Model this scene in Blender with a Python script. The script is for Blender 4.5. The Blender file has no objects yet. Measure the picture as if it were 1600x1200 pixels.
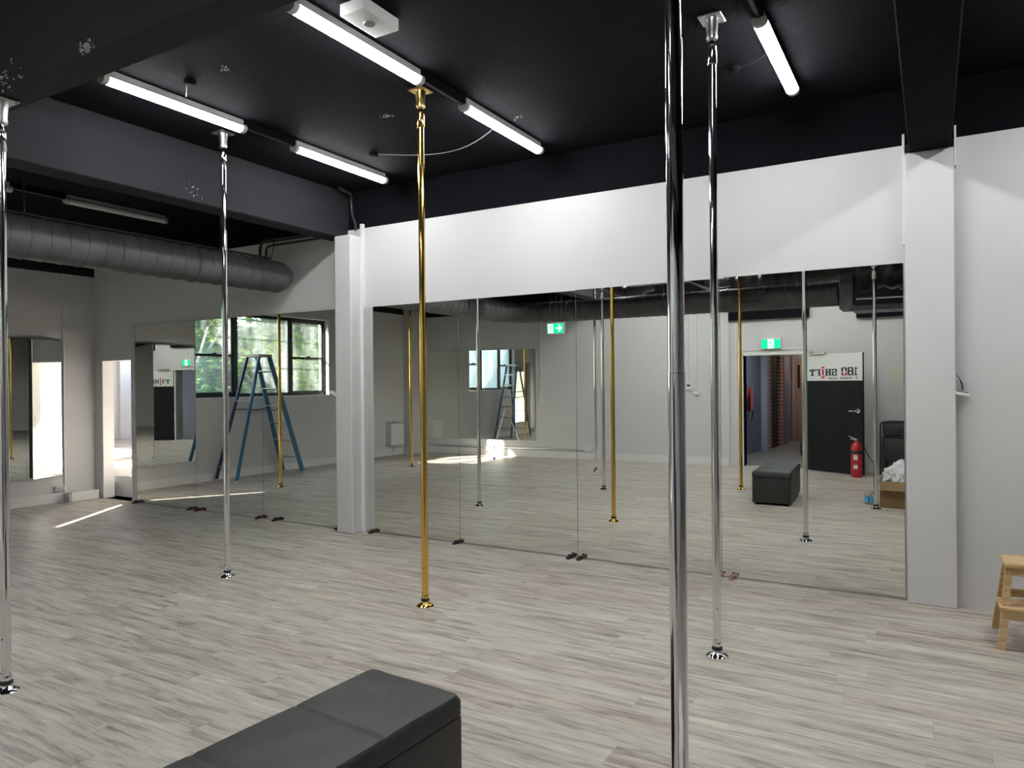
import bpy, bmesh, math, random
from mathutils import Vector, Matrix, noise
PI = math.pi
random.seed(7)
sc = bpy.context.scene
COL = sc.collection

# ------------------------------------------------------------------ materials
def new_mat(name):
    m = bpy.data.materials.new(name); m.use_nodes = True
    nt = m.node_tree; b = nt.nodes['Principled BSDF']
    return m, nt, b
def mat(name, col, rough=0.5, metal=0.0, spec=0.5, bump=0.0, bscale=40.0, var=0.0, vscale=3.0, emit=None, estr=0.0, coat=0.0, trans=0.0, bdist=0.01):
    m, nt, b = new_mat(name)
    b.inputs['Base Color'].default_value = (*col, 1); b.inputs['Roughness'].default_value = rough
    b.inputs['Metallic'].default_value = metal; b.inputs['Specular IOR Level'].default_value = spec
    b.inputs['Coat Weight'].default_value = coat; b.inputs['Transmission Weight'].default_value = trans
    if emit:
        b.inputs['Emission Color'].default_value = (*emit, 1); b.inputs['Emission Strength'].default_value = estr
    if bump or var:
        g = nt.nodes.new('ShaderNodeNewGeometry')
    if bump:
        n = nt.nodes.new('ShaderNodeTexNoise'); n.inputs['Scale'].default_value = bscale; n.inputs['Detail'].default_value = 5
        nt.links.new(g.outputs['Position'], n.inputs['Vector'])
        bp = nt.nodes.new('ShaderNodeBump'); bp.inputs['Strength'].default_value = bump; bp.inputs['Distance'].default_value = bdist
        nt.links.new(n.outputs['Fac'], bp.inputs['Height']); nt.links.new(bp.outputs['Normal'], b.inputs['Normal'])
    if var:
        n2 = nt.nodes.new('ShaderNodeTexNoise'); n2.inputs['Scale'].default_value = vscale; n2.inputs['Detail'].default_value = 4
        nt.links.new(g.outputs['Position'], n2.inputs['Vector'])
        cr = nt.nodes.new('ShaderNodeValToRGB')
        cr.color_ramp.elements[0].position = .3; cr.color_ramp.elements[1].position = .7
        cr.color_ramp.elements[0].color = (*[c*(1-var) for c in col], 1); cr.color_ramp.elements[1].color = (*[min(1, c*(1+var)) for c in col], 1)
        nt.links.new(n2.outputs['Fac'], cr.inputs['Fac']); nt.links.new(cr.outputs['Color'], b.inputs['Base Color'])
    return m

M = {}
M['wall'] = mat('white_paint', (.665, .665, .67), .55, bump=.08, bscale=60, var=.015, vscale=1.5)
M['gloss_white'] = mat('white_trim_paint', (.78, .78, .78), .35)
M['beige'] = mat('cream_paint', (.80, .74, .62), .5)
def black_ceiling(nm='black_textured_paint', k=1.0, sp=.3):
    m, nt, b = new_mat(nm)
    b.inputs['Roughness'].default_value = .65; b.inputs['Specular IOR Level'].default_value = sp
    g = nt.nodes.new('ShaderNodeNewGeometry')
    n = nt.nodes.new('ShaderNodeTexNoise'); n.inputs['Scale'].default_value = 55; n.inputs['Detail'].default_value = 6; n.inputs['Roughness'].default_value = .7
    nt.links.new(g.outputs['Position'], n.inputs['Vector'])
    bp = nt.nodes.new('ShaderNodeBump'); bp.inputs['Strength'].default_value = .8; bp.inputs['Distance'].default_value = .014
    nt.links.new(n.outputs['Fac'], bp.inputs['Height']); nt.links.new(bp.outputs['Normal'], b.inputs['Normal'])
    n2 = nt.nodes.new('ShaderNodeTexNoise'); n2.inputs['Scale'].default_value = 1.7; n2.inputs['Detail'].default_value = 8; n2.inputs['Roughness'].default_value = .75
    nt.links.new(g.outputs['Position'], n2.inputs['Vector'])
    cr = nt.nodes.new('ShaderNodeValToRGB'); e = cr.color_ramp.elements
    e[0].position = .3; e[0].color = (.0105*k, .0115*k, .0155*k, 1); e[1].position = .7; e[1].color = (.016*k, .0168*k, .021*k, 1)
    # chips of pale plaster where the paint has flaked
    n3 = nt.nodes.new('ShaderNodeTexNoise'); n3.inputs['Scale'].default_value = 9; n3.inputs['Detail'].default_value = 9; n3.inputs['Roughness'].default_value = .8
    nt.links.new(g.outputs['Position'], n3.inputs['Vector'])
    c3 = nt.nodes.new('ShaderNodeValToRGB'); c3.color_ramp.elements[0].position = .765; c3.color_ramp.elements[1].position = .785
    nt.links.new(n3.outputs['Fac'], c3.inputs['Fac'])
    mx = nt.nodes.new('ShaderNodeMix'); mx.data_type = 'RGBA'; mx.inputs['B'].default_value = (.35, .34, .32, 1)
    nt.links.new(n2.outputs['Fac'], cr.inputs['Fac']); nt.links.new(cr.outputs['Color'], mx.inputs['A'])
    nt.links.new(c3.outputs['Color'], mx.inputs['Factor']); nt.links.new(mx.outputs['Result'], b.inputs['Base Color'])
    return m
M['black'] = black_ceiling()
M['black_shaded'] = black_ceiling('black_paint_shaded', .6, .06)  # darker copy of the black paint; the weaker light is put into its colour
M['black_shaded'].node_tree.nodes['Principled BSDF'].inputs['Roughness'].default_value = .9
M['duct'] = mat('black_duct_metal', (.082, .082, .085), .5, spec=.5, bump=.15, bscale=14, var=.2, vscale=5)
M['flex'] = mat('black_flexible_duct_wrap', (.035, .036, .038), .38, spec=.6, bump=.5, bscale=11, bdist=.03)
M['chips'] = mat('bare_plaster', (.45, .44, .42), .8)
def floor_mat():
    m, nt, b = new_mat('grey_wood_plank_vinyl'); L = nt.links.new; N = nt.nodes.new
    g = N('ShaderNodeNewGeometry'); sep = N('ShaderNodeSeparateXYZ'); L(g.outputs['Position'], sep.inputs[0])
    W, H = 1.22, .18
    def mth(op, a, b_=None, v=None):
        n = N('ShaderNodeMath'); n.operation = op
        if hasattr(a, 'is_output'): L(a, n.inputs[0])
        else: n.inputs[0].default_value = a
        if b_ is not None:
            if hasattr(b_, 'is_output'): L(b_, n.inputs[1])
            else: n.inputs[1].default_value = b_
        return n.outputs[0]
    row = mth('FLOOR', mth('DIVIDE', sep.outputs[1], H))
    wn = N('ShaderNodeTexWhiteNoise'); wn.noise_dimensions = '1D'; L(row, wn.inputs['W'])
    xs = mth('ADD', mth('DIVIDE', sep.outputs[0], W), wn.outputs['Value'])
    colid = mth('FLOOR', xs)
    cmb = N('ShaderNodeCombineXYZ'); L(row, cmb.inputs[0]); L(colid, cmb.inputs[1])
    pl = N('ShaderNodeTexWhiteNoise'); pl.noise_dimensions = '3D'; L(cmb.outputs[0], pl.inputs['Vector'])
    # grain: noise stretched along the plank, shifted per plank
    off = N('ShaderNodeVectorMath'); off.operation = 'SCALE'; L(pl.outputs['Color'], off.inputs[0]); off.inputs['Scale'].default_value = 37
    add = N('ShaderNodeVectorMath'); add.operation = 'ADD'; L(g.outputs['Position'], add.inputs[0]); L(off.outputs[0], add.inputs[1])
    def grain(sx, sy, det, rough, dist):
        mp = N('ShaderNodeMapping'); mp.inputs['Scale'].default_value = (sx, sy, 1); L(add.outputs[0], mp.inputs['Vector'])
        n = N('ShaderNodeTexNoise'); n.inputs['Scale'].default_value = 1; n.inputs['Detail'].default_value = det
        n.inputs['Roughness'].default_value = rough; n.inputs['Distortion'].default_value = dist
        L(mp.outputs[0], n.inputs['Vector']); return n.outputs['Fac']
    g1 = grain(3.2, 34, 6, .68, .5); g2 = grain(7, 85, 4, .6, .2); g3 = grain(1.5, 15, 4, .55, .6)
    s = mth('ADD', mth('MULTIPLY', g1, .45), mth('ADD', mth('MULTIPLY', g2, .15), mth('MULTIPLY', g3, .40)))
    s = mth('ADD', s, mth('MULTIPLY', mth('SUBTRACT', pl.outputs['Value'], .5), .035))
    cr = N('ShaderNodeValToRGB'); cr.color_ramp.interpolation = 'EASE'; e = cr.color_ramp.elements
    e[0].position = .35; e[0].color = (.155, .128, .108, 1); e[1].position = .65; e[1].color = (.70, .655, .58, 1)
    x = e.new(.44); x.color = (.365, .325, .285, 1); x = e.new(.52); x.color = (.535, .495, .44, 1)
    L(s, cr.inputs['Fac'])
    # pink / green tint drift per plank
    tint = N('ShaderNodeMix'); tint.data_type = 'RGBA'; tint.blend_type = 'MULTIPLY'; tint.inputs['Factor'].default_value = .5
    tr = N('ShaderNodeValToRGB'); tr.color_ramp.elements[0].color = (1, .92, .89, 1); tr.color_ramp.elements[1].color = (.96, 1, .97, 1)
    L(pl.outputs['Value'], tr.inputs['Fac']); L(cr.outputs['Color'], tint.inputs['A']); L(tr.outputs['Color'], tint.inputs['B'])
    # joints
    fy = mth('FRACT', mth('DIVIDE', sep.outputs[1], H)); fx = mth('FRACT', xs)
    jy = mth('LESS_THAN', mth('MINIMUM', fy, mth('SUBTRACT', 1, fy)), .008)
    jx = mth('LESS_THAN', mth('MINIMUM', fx, mth('SUBTRACT', 1, fx)), .0012)
    j = mth('MULTIPLY', mth('MAXIMUM', jx, jy), .28)
    jm = N('ShaderNodeMix'); jm.data_type = 'RGBA'; jm.inputs['B'].default_value = (.12, .11, .10, 1)
    L(j, jm.inputs['Factor']); L(tint.outputs['Result'], jm.inputs['A'])
    # pale plaster dust
    dn = N('ShaderNodeTexNoise'); dn.inputs['Scale'].default_value = 2.2; dn.inputs['Detail'].default_value = 8; dn.inputs['Roughness'].default_value = .7
    L(g.outputs['Position'], dn.inputs['Vector']); dc = N('ShaderNodeValToRGB'); dc.color_ramp.elements[0].position = .56; dc.color_ramp.elements[1].position = .80
    L(dn.outputs['Fac'], dc.inputs['Fac']); dm = N('ShaderNodeMix'); dm.data_type = 'RGBA'; dm.inputs['B'].default_value = (.62, .60, .55, 1)
    L(mth('MULTIPLY', dc.outputs['Color'], .45), dm.inputs['Factor']); L(jm.outputs['Result'], dm.inputs['A'])
    L(dm.outputs['Result'], b.inputs['Base Color'])
    b.inputs['Roughness'].default_value = .42; b.inputs['Specular IOR Level'].default_value = .4
    bp = N('ShaderNodeBump'); bp.inputs['Strength'].default_value = .12; bp.inputs['Distance'].default_value = .003
    L(s, bp.inputs['Height']); L(bp.outputs['Normal'], b.inputs['Normal'])
    return m
M['floor'] = floor_mat()
M['chrome'] = mat('polished_chrome', (.78, .78, .80), .07, 1)
M['brass'] = mat('polished_brass', (.80, .52, .14), .12, 1)
M['brass_plate'] = mat('brass_plate', (.72, .50, .20), .28, 1)
M['steel'] = mat('brushed_steel', (.62, .62, .62), .3, 1)
M['galv'] = mat('galvanised_steel', (.52, .53, .54), .35, 1)
M['mirror'] = mat('mirror_glass', (.865, .885, .845), 0.0, 1)
M['mirror_edge'] = mat('mirror_glass_edge', (.10, .16, .13), .2)
M['lamp'] = mat('lit_diffuser', (.9, .9, .9), .4, emit=(.985, 1, .985), estr=60)
M['lamp_off'] = mat('frosted_diffuser', (.78, .80, .80), .35)
M['plastic_w'] = mat('white_plastic', (.75, .76, .76), .4)
M['plastic_g'] = mat('translucent_grey_plastic', (.50, .51, .50), .35)
M['blackmetal'] = mat('black_painted_metal', (.025, .026, .028), .4)
M['blackplastic'] = mat('black_plastic', (.018, .018, .018), .45)
M['winframe'] = mat('black_window_frame', (.018, .02, .022), .4)
def leather():
    m, nt, b = new_mat('black_faux_leather'); b.inputs['Base Color'].default_value = (.014, .014, .0145, 1)
    b.inputs['Roughness'].default_value = .47; b.inputs['Specular IOR Level'].default_value = .55
    g = nt.nodes.new('ShaderNodeNewGeometry')
    v = nt.nodes.new('ShaderNodeTexVoronoi'); v.inputs['Scale'].default_value = 420
    n = nt.nodes.new('ShaderNodeTexNoise'); n.inputs['Scale'].default_value = 7; n.inputs['Detail'].default_value = 4
    for q in (v, n): nt.links.new(g.outputs['Position'], q.inputs['Vector'])
    b1 = nt.nodes.new('ShaderNodeBump'); b1.inputs['Strength'].default_value = .25; b1.inputs['Distance'].default_value = .001
    b2 = nt.nodes.new('ShaderNodeBump'); b2.inputs['Strength'].default_value = .35; b2.inputs['Distance'].default_value = .02
    nt.links.new(v.outputs['Distance'], b1.inputs['Height']); nt.links.new(n.outputs['Fac'], b2.inputs['Height'])
    nt.links.new(b2.outputs['Normal'], b1.inputs['Normal']); nt.links.new(b1.outputs['Normal'], b.inputs['Normal'])
    return m
M['leather'] = leather()
def pine():
    m, nt, b = new_mat('pine_wood'); g = nt.nodes.new('ShaderNodeTexCoord')
    mp = nt.nodes.new('ShaderNodeMapping'); mp.inputs['Scale'].default_value = (3, 30, 30)
    n = nt.nodes.new('ShaderNodeTexNoise'); n.inputs['Scale'].default_value = 1; n.inputs['Detail'].default_value = 4; n.inputs['Distortion'].default_value = .8
    cr = nt.nodes.new('ShaderNodeValToRGB'); e = cr.color_ramp.elements
    e[0].position = .35; e[0].color = (.50, .32, .14, 1); e[1].position = .62; e[1].color = (.72, .52, .29, 1)
    nt.links.new(g.outputs['Object'], mp.inputs['Vector']); nt.links.new(mp.outputs[0], n.inputs['Vector'])
    nt.links.new(n.outputs['Fac'], cr.inputs['Fac']); nt.links.new(cr.outputs['Color'], b.inputs['Base Color'])
    b.inputs['Roughness'].default_value = .5
    return m
M['pine'] = pine()
M['ladder'] = mat('blue_fibreglass', (.028, .15, .25), .4)
M['ladder_dark'] = mat('dark_blue_fibreglass', (.015, .035, .10), .4)
M['alu'] = mat('aluminium', (.62, .63, .64), .35, .9)
M['rubber'] = mat('cream_rubber', (.55, .52, .42), .7)
M['rubber_k'] = mat('black_rubber', (.012, .012, .012), .7)
M['doorblack'] = mat('black_scuffed_paint', (.0085, .0105, .012), .5, spec=.2, var=.35, vscale=14)
M['red'] = mat('red_enamel', (.52, .012, .02), .28, coat=.3)
M['hose_red'] = mat('dull_red_hose', (.22, .03, .035), .5)
M['ink'] = mat('black_ink', (.015, .018, .02), .5)
M['inkred'] = mat('red_ink', (.55, .02, .05), .5)
M['green'] = mat('green_lit_sign', (0, .4, .2), .4, emit=(.0, .62, .26), estr=1.3)
M['signwhite'] = mat('white_lit_sign', (.8, .9, .85), .4, emit=(.75, 1, .88), estr=1.6)
M['card'] = mat('brown_cardboard', (.28, .18, .085), .8, var=.08, vscale=9)
M['poly'] = mat('white_plastic_film', (.85, .86, .88), .25, trans=.15)
M['bottleblue'] = mat('blue_plastic_label', (.10, .42, .75), .3)
M['clear'] = mat('clear_plastic', (.85, .9, .95), .1, trans=.8)
M['wedge_r'] = mat('dark_red_plastic', (.09, .03, .03), .5)
M['wedge_p'] = mat('pink_plastic', (.42, .25, .23), .5)
M['pcb'] = mat('green_circuit_board', (.05, .22, .14), .5)
M['bluewall'] = mat('slate_blue_paint', (.15, .175, .24), .5)
M['lilac'] = mat('lilac_grey_paint', (.50, .50, .58), .5)
M['bronze'] = mat('bronze_metal_door', (.55, .37, .32), .4, .4)
M['conc'] = mat('grey_concrete', (.22, .22, .21), .6, var=.15)
M['bark'] = mat('pale_bark', (.42, .40, .37), .8, bump=.5, bscale=12, var=.2)
M['paper'] = mat('cream_paper', (.70, .68, .55), .7)
M['lens'] = mat('clear_lens', (.9, .9, .9), .05, trans=.7)
def brick_mat():
    m, nt, b = new_mat('red_brick'); g = nt.nodes.new('ShaderNodeNewGeometry')
    mp = nt.nodes.new('ShaderNodeMapping'); mp.inputs['Rotation'].default_value = (PI/2, 0, PI/2)
    sep = nt.nodes.new('ShaderNodeSeparateXYZ'); ad = nt.nodes.new('ShaderNodeMath'); cm = nt.nodes.new('ShaderNodeCombineXYZ')
    nt.links.new(g.outputs['Position'], sep.inputs[0]); nt.links.new(sep.outputs[0], ad.inputs[0]); nt.links.new(sep.outputs[1], ad.inputs[1])
    nt.links.new(ad.outputs[0], cm.inputs[0]); nt.links.new(sep.outputs[2], cm.inputs[1])
    t = nt.nodes.new('ShaderNodeTexBrick'); t.inputs['Scale'].default_value = 1; t.inputs['Brick Width'].default_value = .55; t.inputs['Row Height'].default_value = .085
    t.inputs['Mortar Size'].default_value = .018; t.inputs['Color1'].default_value = (.40, .13, .09, 1); t.inputs['Color2'].default_value = (.30, .10, .07, 1); t.inputs['Mortar'].default_value = (.55, .48, .42, 1)
    nt.links.new(cm.outputs[0], t.inputs['Vector']); nt.links.new(t.outputs['Color'], b.inputs['Base Color']); b.inputs['Roughness'].default_value = .8
    return m
M['brick'] = brick_mat()
def leaf_mat():
    m, nt, b = new_mat('green_leaves'); oi = nt.nodes.new('ShaderNodeNewGeometry')
    n = nt.nodes.new('ShaderNodeTexNoise'); n.inputs['Scale'].default_value = 1.6; n.inputs['Detail'].default_value = 3
    nt.links.new(oi.outputs['Position'], n.inputs['Vector'])
    cr = nt.nodes.new('ShaderNodeValToRGB'); e = cr.color_ramp.elements
    e[0].position = .35; e[0].color = (.09, .20, .05, 1); e[1].position = .65; e[1].color = (.33, .45, .08, 1)
    nt.links.new(n.outputs['Fac'], cr.inputs['Fac']); nt.links.new(cr.outputs['Color'], b.inputs['Base Color'])
    tr = nt.nodes.new('ShaderNodeBsdfTranslucent'); nt.links.new(cr.outputs['Color'], tr.inputs['Color'])
    mx = nt.nodes.new('ShaderNodeMixShader'); mx.inputs[0].default_value = .45
    nt.links.new(b.outputs[0], mx.inputs[1]); nt.links.new(tr.outputs[0], mx.inputs[2])
    nt.links.new(mx.outputs[0], nt.nodes['Material Output'].inputs[0]); b.inputs['Roughness'].default_value = .5
    return m
M['leaf'] = leaf_mat()
M['grass'] = mat('garden_ground', (.10, .13, .05), .9, var=.3, vscale=2)
def glass_mat():
    m, nt, b = new_mat('dusty_window_glass'); N = nt.nodes.new; L = nt.links.new
    t = N('ShaderNodeBsdfTransparent'); t.inputs[0].default_value = (.93, .96, .95, 1)
    gl = N('ShaderNodeBsdfGlossy'); gl.inputs['Roughness'].default_value = .02
    tl = N('ShaderNodeBsdfTranslucent'); tl.inputs[0].default_value = (.85, .92, .95, 1)
    g = N('ShaderNodeNewGeometry'); mp = N('ShaderNodeMapping'); mp.inputs['Rotation'].default_value = (.6, 0, 0); mp.inputs['Scale'].default_value = (1, 2.2, .7)
    n = N('ShaderNodeTexNoise'); n.inputs['Scale'].default_value = 1.4; n.inputs['Detail'].default_value = 5
    L(g.outputs['Position'], mp.inputs[0]); L(mp.outputs[0], n.inputs['Vector'])
    mr = N('ShaderNodeMapRange'); mr.inputs[1].default_value = .38; mr.inputs[2].default_value = .72; mr.inputs[3].default_value = .01; mr.inputs[4].default_value = .09
    L(n.outputs['Fac'], mr.inputs[0])
    m1 = N('ShaderNodeMixShader'); L(mr.outputs[0], m1.inputs[0]); L(t.outputs[0], m1.inputs[1]); L(tl.outputs[0], m1.inputs[2])
    m2 = N('ShaderNodeMixShader'); m2.inputs[0].default_value = .05; L(m1.outputs[0], m2.inputs[1]); L(gl.outputs[0], m2.inputs[2])
    L(m2.outputs[0], nt.nodes['Material Output'].inputs[0])
    return m
M['glass'] = glass_mat()

# ------------------------------------------------------------------ mesh helpers
class MB:
    def __init__(s): s.bm = bmesh.new()
    def box(s, x0, x1, y0, y1, z0, z1, bev=0, seg=2, mtx=None):
        r = bmesh.ops.create_cube(s.bm, size=1)
        mt = Matrix.Translation(((x0+x1)/2, (y0+y1)/2, (z0+z1)/2)) @ Matrix.Diagonal((abs(x1-x0), abs(y1-y0), abs(z1-z0), 1))
        if mtx is not None: mt = mtx @ mt
        bmesh.ops.transform(s.bm, matrix=mt, verts=r['verts'])
        if bev:
            ed = list({e for v in r['verts'] for e in v.link_edges})
            bmesh.ops.bevel(s.bm, geom=ed, offset=bev, segments=seg, affect='EDGES', profile=.5)
        return s
    def tube(s, pts, r, n=12, cap=True):
        pts = [Vector(p) for p in pts]; rs = r if isinstance(r, (list, tuple)) else [r]*len(pts)
        rings = []; up = None
        for i, p in enumerate(pts):
            d = (pts[min(i+1, len(pts)-1)] - pts[max(i-1, 0)]).normalized()
            if up is None: up = d.orthogonal().normalized()
            else: up = (up - d*up.dot(d)).normalized()
            b = d.cross(up)
            rings.append([s.bm.verts.new(p + (up*math.cos(2*PI*k/n) + b*math.sin(2*PI*k/n))*rs[i]) for k in range(n)])
        for a, b in zip(rings, rings[1:]):
            for k in range(n): s.bm.faces.new((a[k], a[(k+1) % n], b[(k+1) % n], b[k]))
        if cap: s.bm.faces.new(rings[0][::-1]); s.bm.faces.new(rings[-1])
        return s
    def lathe(s, prof, c=(0, 0, 0), n=24, mtx=None):
        rings = []
        for r, z in prof:
            ring = []
            for k in range(n):
                v = Vector((r*math.cos(2*PI*k/n), r*math.sin(2*PI*k/n), z))
                if mtx is not None: v = mtx @ v
                ring.append(s.bm.verts.new(v + Vector(c)))
            rings.append(ring)
        for a, b in zip(rings, rings[1:]):
            for k in range(n): s.bm.faces.new((a[k], a[(k+1) % n], b[(k+1) % n], b[k]))
        s.bm.faces.new(rings[0][::-1]); s.bm.faces.new(rings[-1])
        return s
    def poly(s, pts, ext):
        """extrude a planar polygon of 3-D points by vector ext"""
        a = [s.bm.verts.new(p) for p in pts]; b = [s.bm.verts.new(Vector(p)+Vector(ext)) for p in pts]
        s.bm.faces.new(a[::-1]); s.bm.faces.new(b)
        for k in range(len(a)): s.bm.faces.new((a[k], a[(k+1) % len(a)], b[(k+1) % len(a)], b[k]))
        return s
    def build(s, name, m, parent=None, smooth=False, loc=None, rot=None):
        bmesh.ops.recalc_face_normals(s.bm, faces=s.bm.faces)
        me = bpy.data.meshes.new(name); s.bm.to_mesh(me); s.bm.free()
        me.materials.append(M[m] if isinstance(m, str) else m)
        if smooth:
            me.polygons.foreach_set('use_smooth', [True]*len(me.polygons))
            try: me.set_sharp_from_angle(angle=math.radians(40))
            except Exception: pass
        o = bpy.data.objects.new(name, me); COL.objects.link(o)
        if parent: o.parent = parent
        if loc: o.location = loc
        if rot: o.rotation_euler = rot
        return o
def islands(bm):
    seen = set(); out = []
    for v in bm.verts:
        if v in seen: continue
        st = [v]; seen.add(v); isl = []
        while st:
            q = st.pop(); isl.append(q)
            for e in q.link_edges:
                o = e.other_vert(q)
                if o not in seen: seen.add(o); st.append(o)
        out.append(isl)
    return out
def build_each(b, name, m, parent=None, smooth=False):
    res = []
    for isl in islands(b.bm):
        idx = {v: i for i, v in enumerate(isl)}; nb = MB(); vs = [nb.bm.verts.new(v.co) for v in isl]
        for f in {f for v in isl for f in v.link_faces}: nb.bm.faces.new([vs[idx[v]] for v in f.verts])
        res.append(nb.build(name, m, parent, smooth))
    b.bm.free(); return res
def tag(o, label=None, cat=None, group=None, kind=None):
    if label: o['label'] = label
    if cat: o['category'] = cat
    if group: o['group'] = group
    if kind: o['kind'] = kind
    return o
def thing(name, label, cat, loc=(0, 0, 0), rz=0, group=None, kind=None):
    o = bpy.data.objects.new(name, None); COL.objects.link(o); o.empty_display_size = .1
    o.location = loc; o.rotation_euler = (0, 0, rz)
    return tag(o, label, cat, group, kind)
def struct(o, label): return tag(o, label, None, None, 'structure')
def kids(o): return [c for c in bpy.data.objects if c.parent == o]
def copy_tree(o, parent=None):
    c = o.copy(); COL.objects.link(c)
    if parent: c.parent = parent
    for ch in kids(o): copy_tree(ch, c)
    return c

# ------------------------------------------------------------------ room dimensions (metres)
CEIL = 3.62; MY = 5.775; WY = 5.785; XL = -10.2; XR = 8.6
WT = 3.21        # top of the white plasterboard
# ---- floor
struct(MB().box(-10.6, XR+.3, -9.2, 6.0, -.2, 0).build('floor', 'floor'), 'pale grey wood plank floor of the studio')
# ---- wall with the mirrors (doorway to the next room at its left end)
b = MB()
b.box(XL-.2, -10.01, WY, WY+.145, 0, WT); b.box(-9.31, XR+.2, WY, WY+.145, 0, WT); b.box(-10.01, -9.31, WY, WY+.145, 1.93, WT)
struct(b.build('wall_front', 'wall'), 'white plasterboard wall that carries the row of tall mirrors')
struct(MB().box(-10.4, XR+.2, WY+.03, WY+.30, WT, CEIL).build('trim_1', 'black_shaded'), 'black beam face running above the white mirror wall')
# ---- ceiling
struct(MB().box(-10.6, XR+.3, -2.1, 6.1, CEIL, CEIL+.2).build('ceiling', 'black_shaded'), 'black textured ceiling')
# ---- beams
struct(MB().box(-5.64, -5.40, -2.0, WY+.03, 3.12, CEIL, .008, 1).build('trim_2', 'black'), 'deep black ceiling beam ending on the left white pilaster')
struct(MB().box(-.125, .13, -2.0, WY+.03, 3.13, CEIL, .008, 1).build('trim_3', 'black_shaded'), 'black ceiling beam ending on the right white pilaster')
struct(MB().box(-10.2, XR, 1.82, 1.99, 3.04, CEIL, .008, 1).build('trim_4', 'black'), 'black cross beam at the top left corner of the view')
# ---- pilasters
struct(MB().box(-5.425, -5.20, 5.60, WY, 0, 3.12, .012, 2).build('trim_5', 'wall'), 'narrow white pilaster between the two banks of mirrors')
struct(MB().box(-.150, .145, 5.70, WY, 0, 3.13, .006, 1).build('trim_6', 'wall'), 'wide white pilaster at the right end of the mirrors')
b = MB(); b.box(-.165, -.150, 5.72, WY, 2.5, 3.27); b.box(.145, .158, 5.70, WY+.03, 3.0, 3.27); b.box(-5.20, -5.165, 5.75, WY, 0, 3.25)
struct(b.build('trim_7', 'gloss_white'), 'thin white plasterboard edges beside the pilasters')
# ---- left wall with window
WYA, WYB, WZA, WZB = 1.20, 4.15, 1.36, 2.81
b = MB()
b.box(XL-.25, XL, -2.2, WYA-.03, 0, 3.10); b.box(XL-.25, XL, WYB+.03, WY, 0, 3.10)
b.box(XL-.25, XL, WYA-.03, WYB+.03, 0, WZA-.02); b.box(XL-.25, XL, WYA-.03, WYB+.03, WZB+.02, 3.10)
struct(b.build('wall_left', 'wall'), 'white side wall with the wide black framed window')
struct(MB().box(XL-.25, XL+.02, -2.2, WY+.05, 3.10, CEIL).build('trim_8', 'black'), 'black band above the left side wall')
# ---- back wall: angled part, straight part with doorway
A = Vector((-10.2, -1.53)); Bp = Vector((-5.72, -1.78))
d = (Bp-A).normalized(); nrm = Vector((-d.y, d.x))   # nrm points to +y (room)
def back_prism(t0, t1, off0, off1, z0, z1):
    L = (Bp-A).length; p0 = A+d*t0*L; p1 = A+d*t1*L
    return [(*(p0+nrm*off0), z0), (*(p1+nrm*off0), z0), (*(p1+nrm*off1), z0), (*(p0+nrm*off1), z0)], (0, 0, z1-z0)
b = MB(); b.poly(*back_prism(-.06, 1.03, -.25, 0, 0, CEIL)); struct(b.build('wall_back', 'wall'), 'slightly angled white wall opposite the mirrors, seen reflected')
b = MB(); b.box(-5.80, -3.20, -2.10, -1.84, 0, CEIL); b.box(-3.20, -2.95, -2.10, -1.87, 0, CEIL); b.box(-1.95, XR+.2, -2.10, -1.87, 0, CEIL); b.box(-2.95, -1.95, -2.10, -1.87, 2.02, CEIL)
struct(b.build('wall_back.001', 'wall'), 'white back wall with the open doorway, seen reflected')
struct(MB().box(-5.80, -5.48, -1.84, -1.79, 0, CEIL, .004, 1).build('trim_9', 'wall'), 'flat white column where the back wall bends, seen reflected')
struct(MB().box(XR, XR+.2, -2.1, 6.0, 0, CEIL).build('wall_right', 'wall'), 'white side wall to the right, outside the view')
struct(MB().box(XL, -9.96, -1.62, -1.10, 0, CEIL, .004, 1).build('trim_10', 'wall'), 'white corner column in the far reflected corner')
b = MB(); b.box(-3.20, -1.82, -1.87, -1.80, 2.66, 2.90); b.box(-1.08, XR, -1.87, -1.80, 2.60, 2.90)
b.box(-5.45, XR, -1.87, -1.80, 2.95, CEIL); b.poly(*back_prism(-.02, .99, 0, .05, 3.05, CEIL)); struct(b.build('trim_11', 'black_shaded'), 'black boards along the top of the reflected back wall')
# baseboards
b = MB(); b.box(XL, XL+.014, -1.03, 5.36, 0, .13, .003, 1); struct(b.build('baseboard_left', 'gloss_white'), 'white baseboard of the window wall')
b = MB(); b.poly(*back_prism(.05, .985, 0, .014, 0, .14)); b.box(-5.47, -3.22, -1.84, -1.826, 0, .14); b.box(-.9, XR, -1.87, -1.856, 0, .14)
struct(b.build('baseboard_back', 'gloss_white'), 'white baseboard of the reflected back wall')
# aluminium strip under mirrors
b = MB(); b.box(-9.21, -5.43, MY-.012, MY+.008, 0, .010); b.box(-5.16, -.165, MY-.012, MY+.008, 0, .010)
struct(b.build('trim_12', 'steel'), 'thin metal strip along the foot of the mirrors')
b = MB(); b.box(-9.328, -9.308, WY-.006, WY+.15, 0, 1.932); b.box(-10.012, -9.992, WY-.006, WY+.15, 0, 1.932); b.box(-10.012, -9.308, WY-.006, WY+.15, 1.915, 1.935); b.box(-9.25, -9.235, WY-.02, WY, 0, 2.39)
dj = struct(b.build('door_1', 'gloss_white'), 'white lined doorway opening to the sunlit next room')
b = MB()
for z in (.92, 1.05): b.box(-9.331, -9.327, WY+.04, WY+.075, z, z+.09)
build_each(b, 'strike_plate', 'steel', dj)

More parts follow.
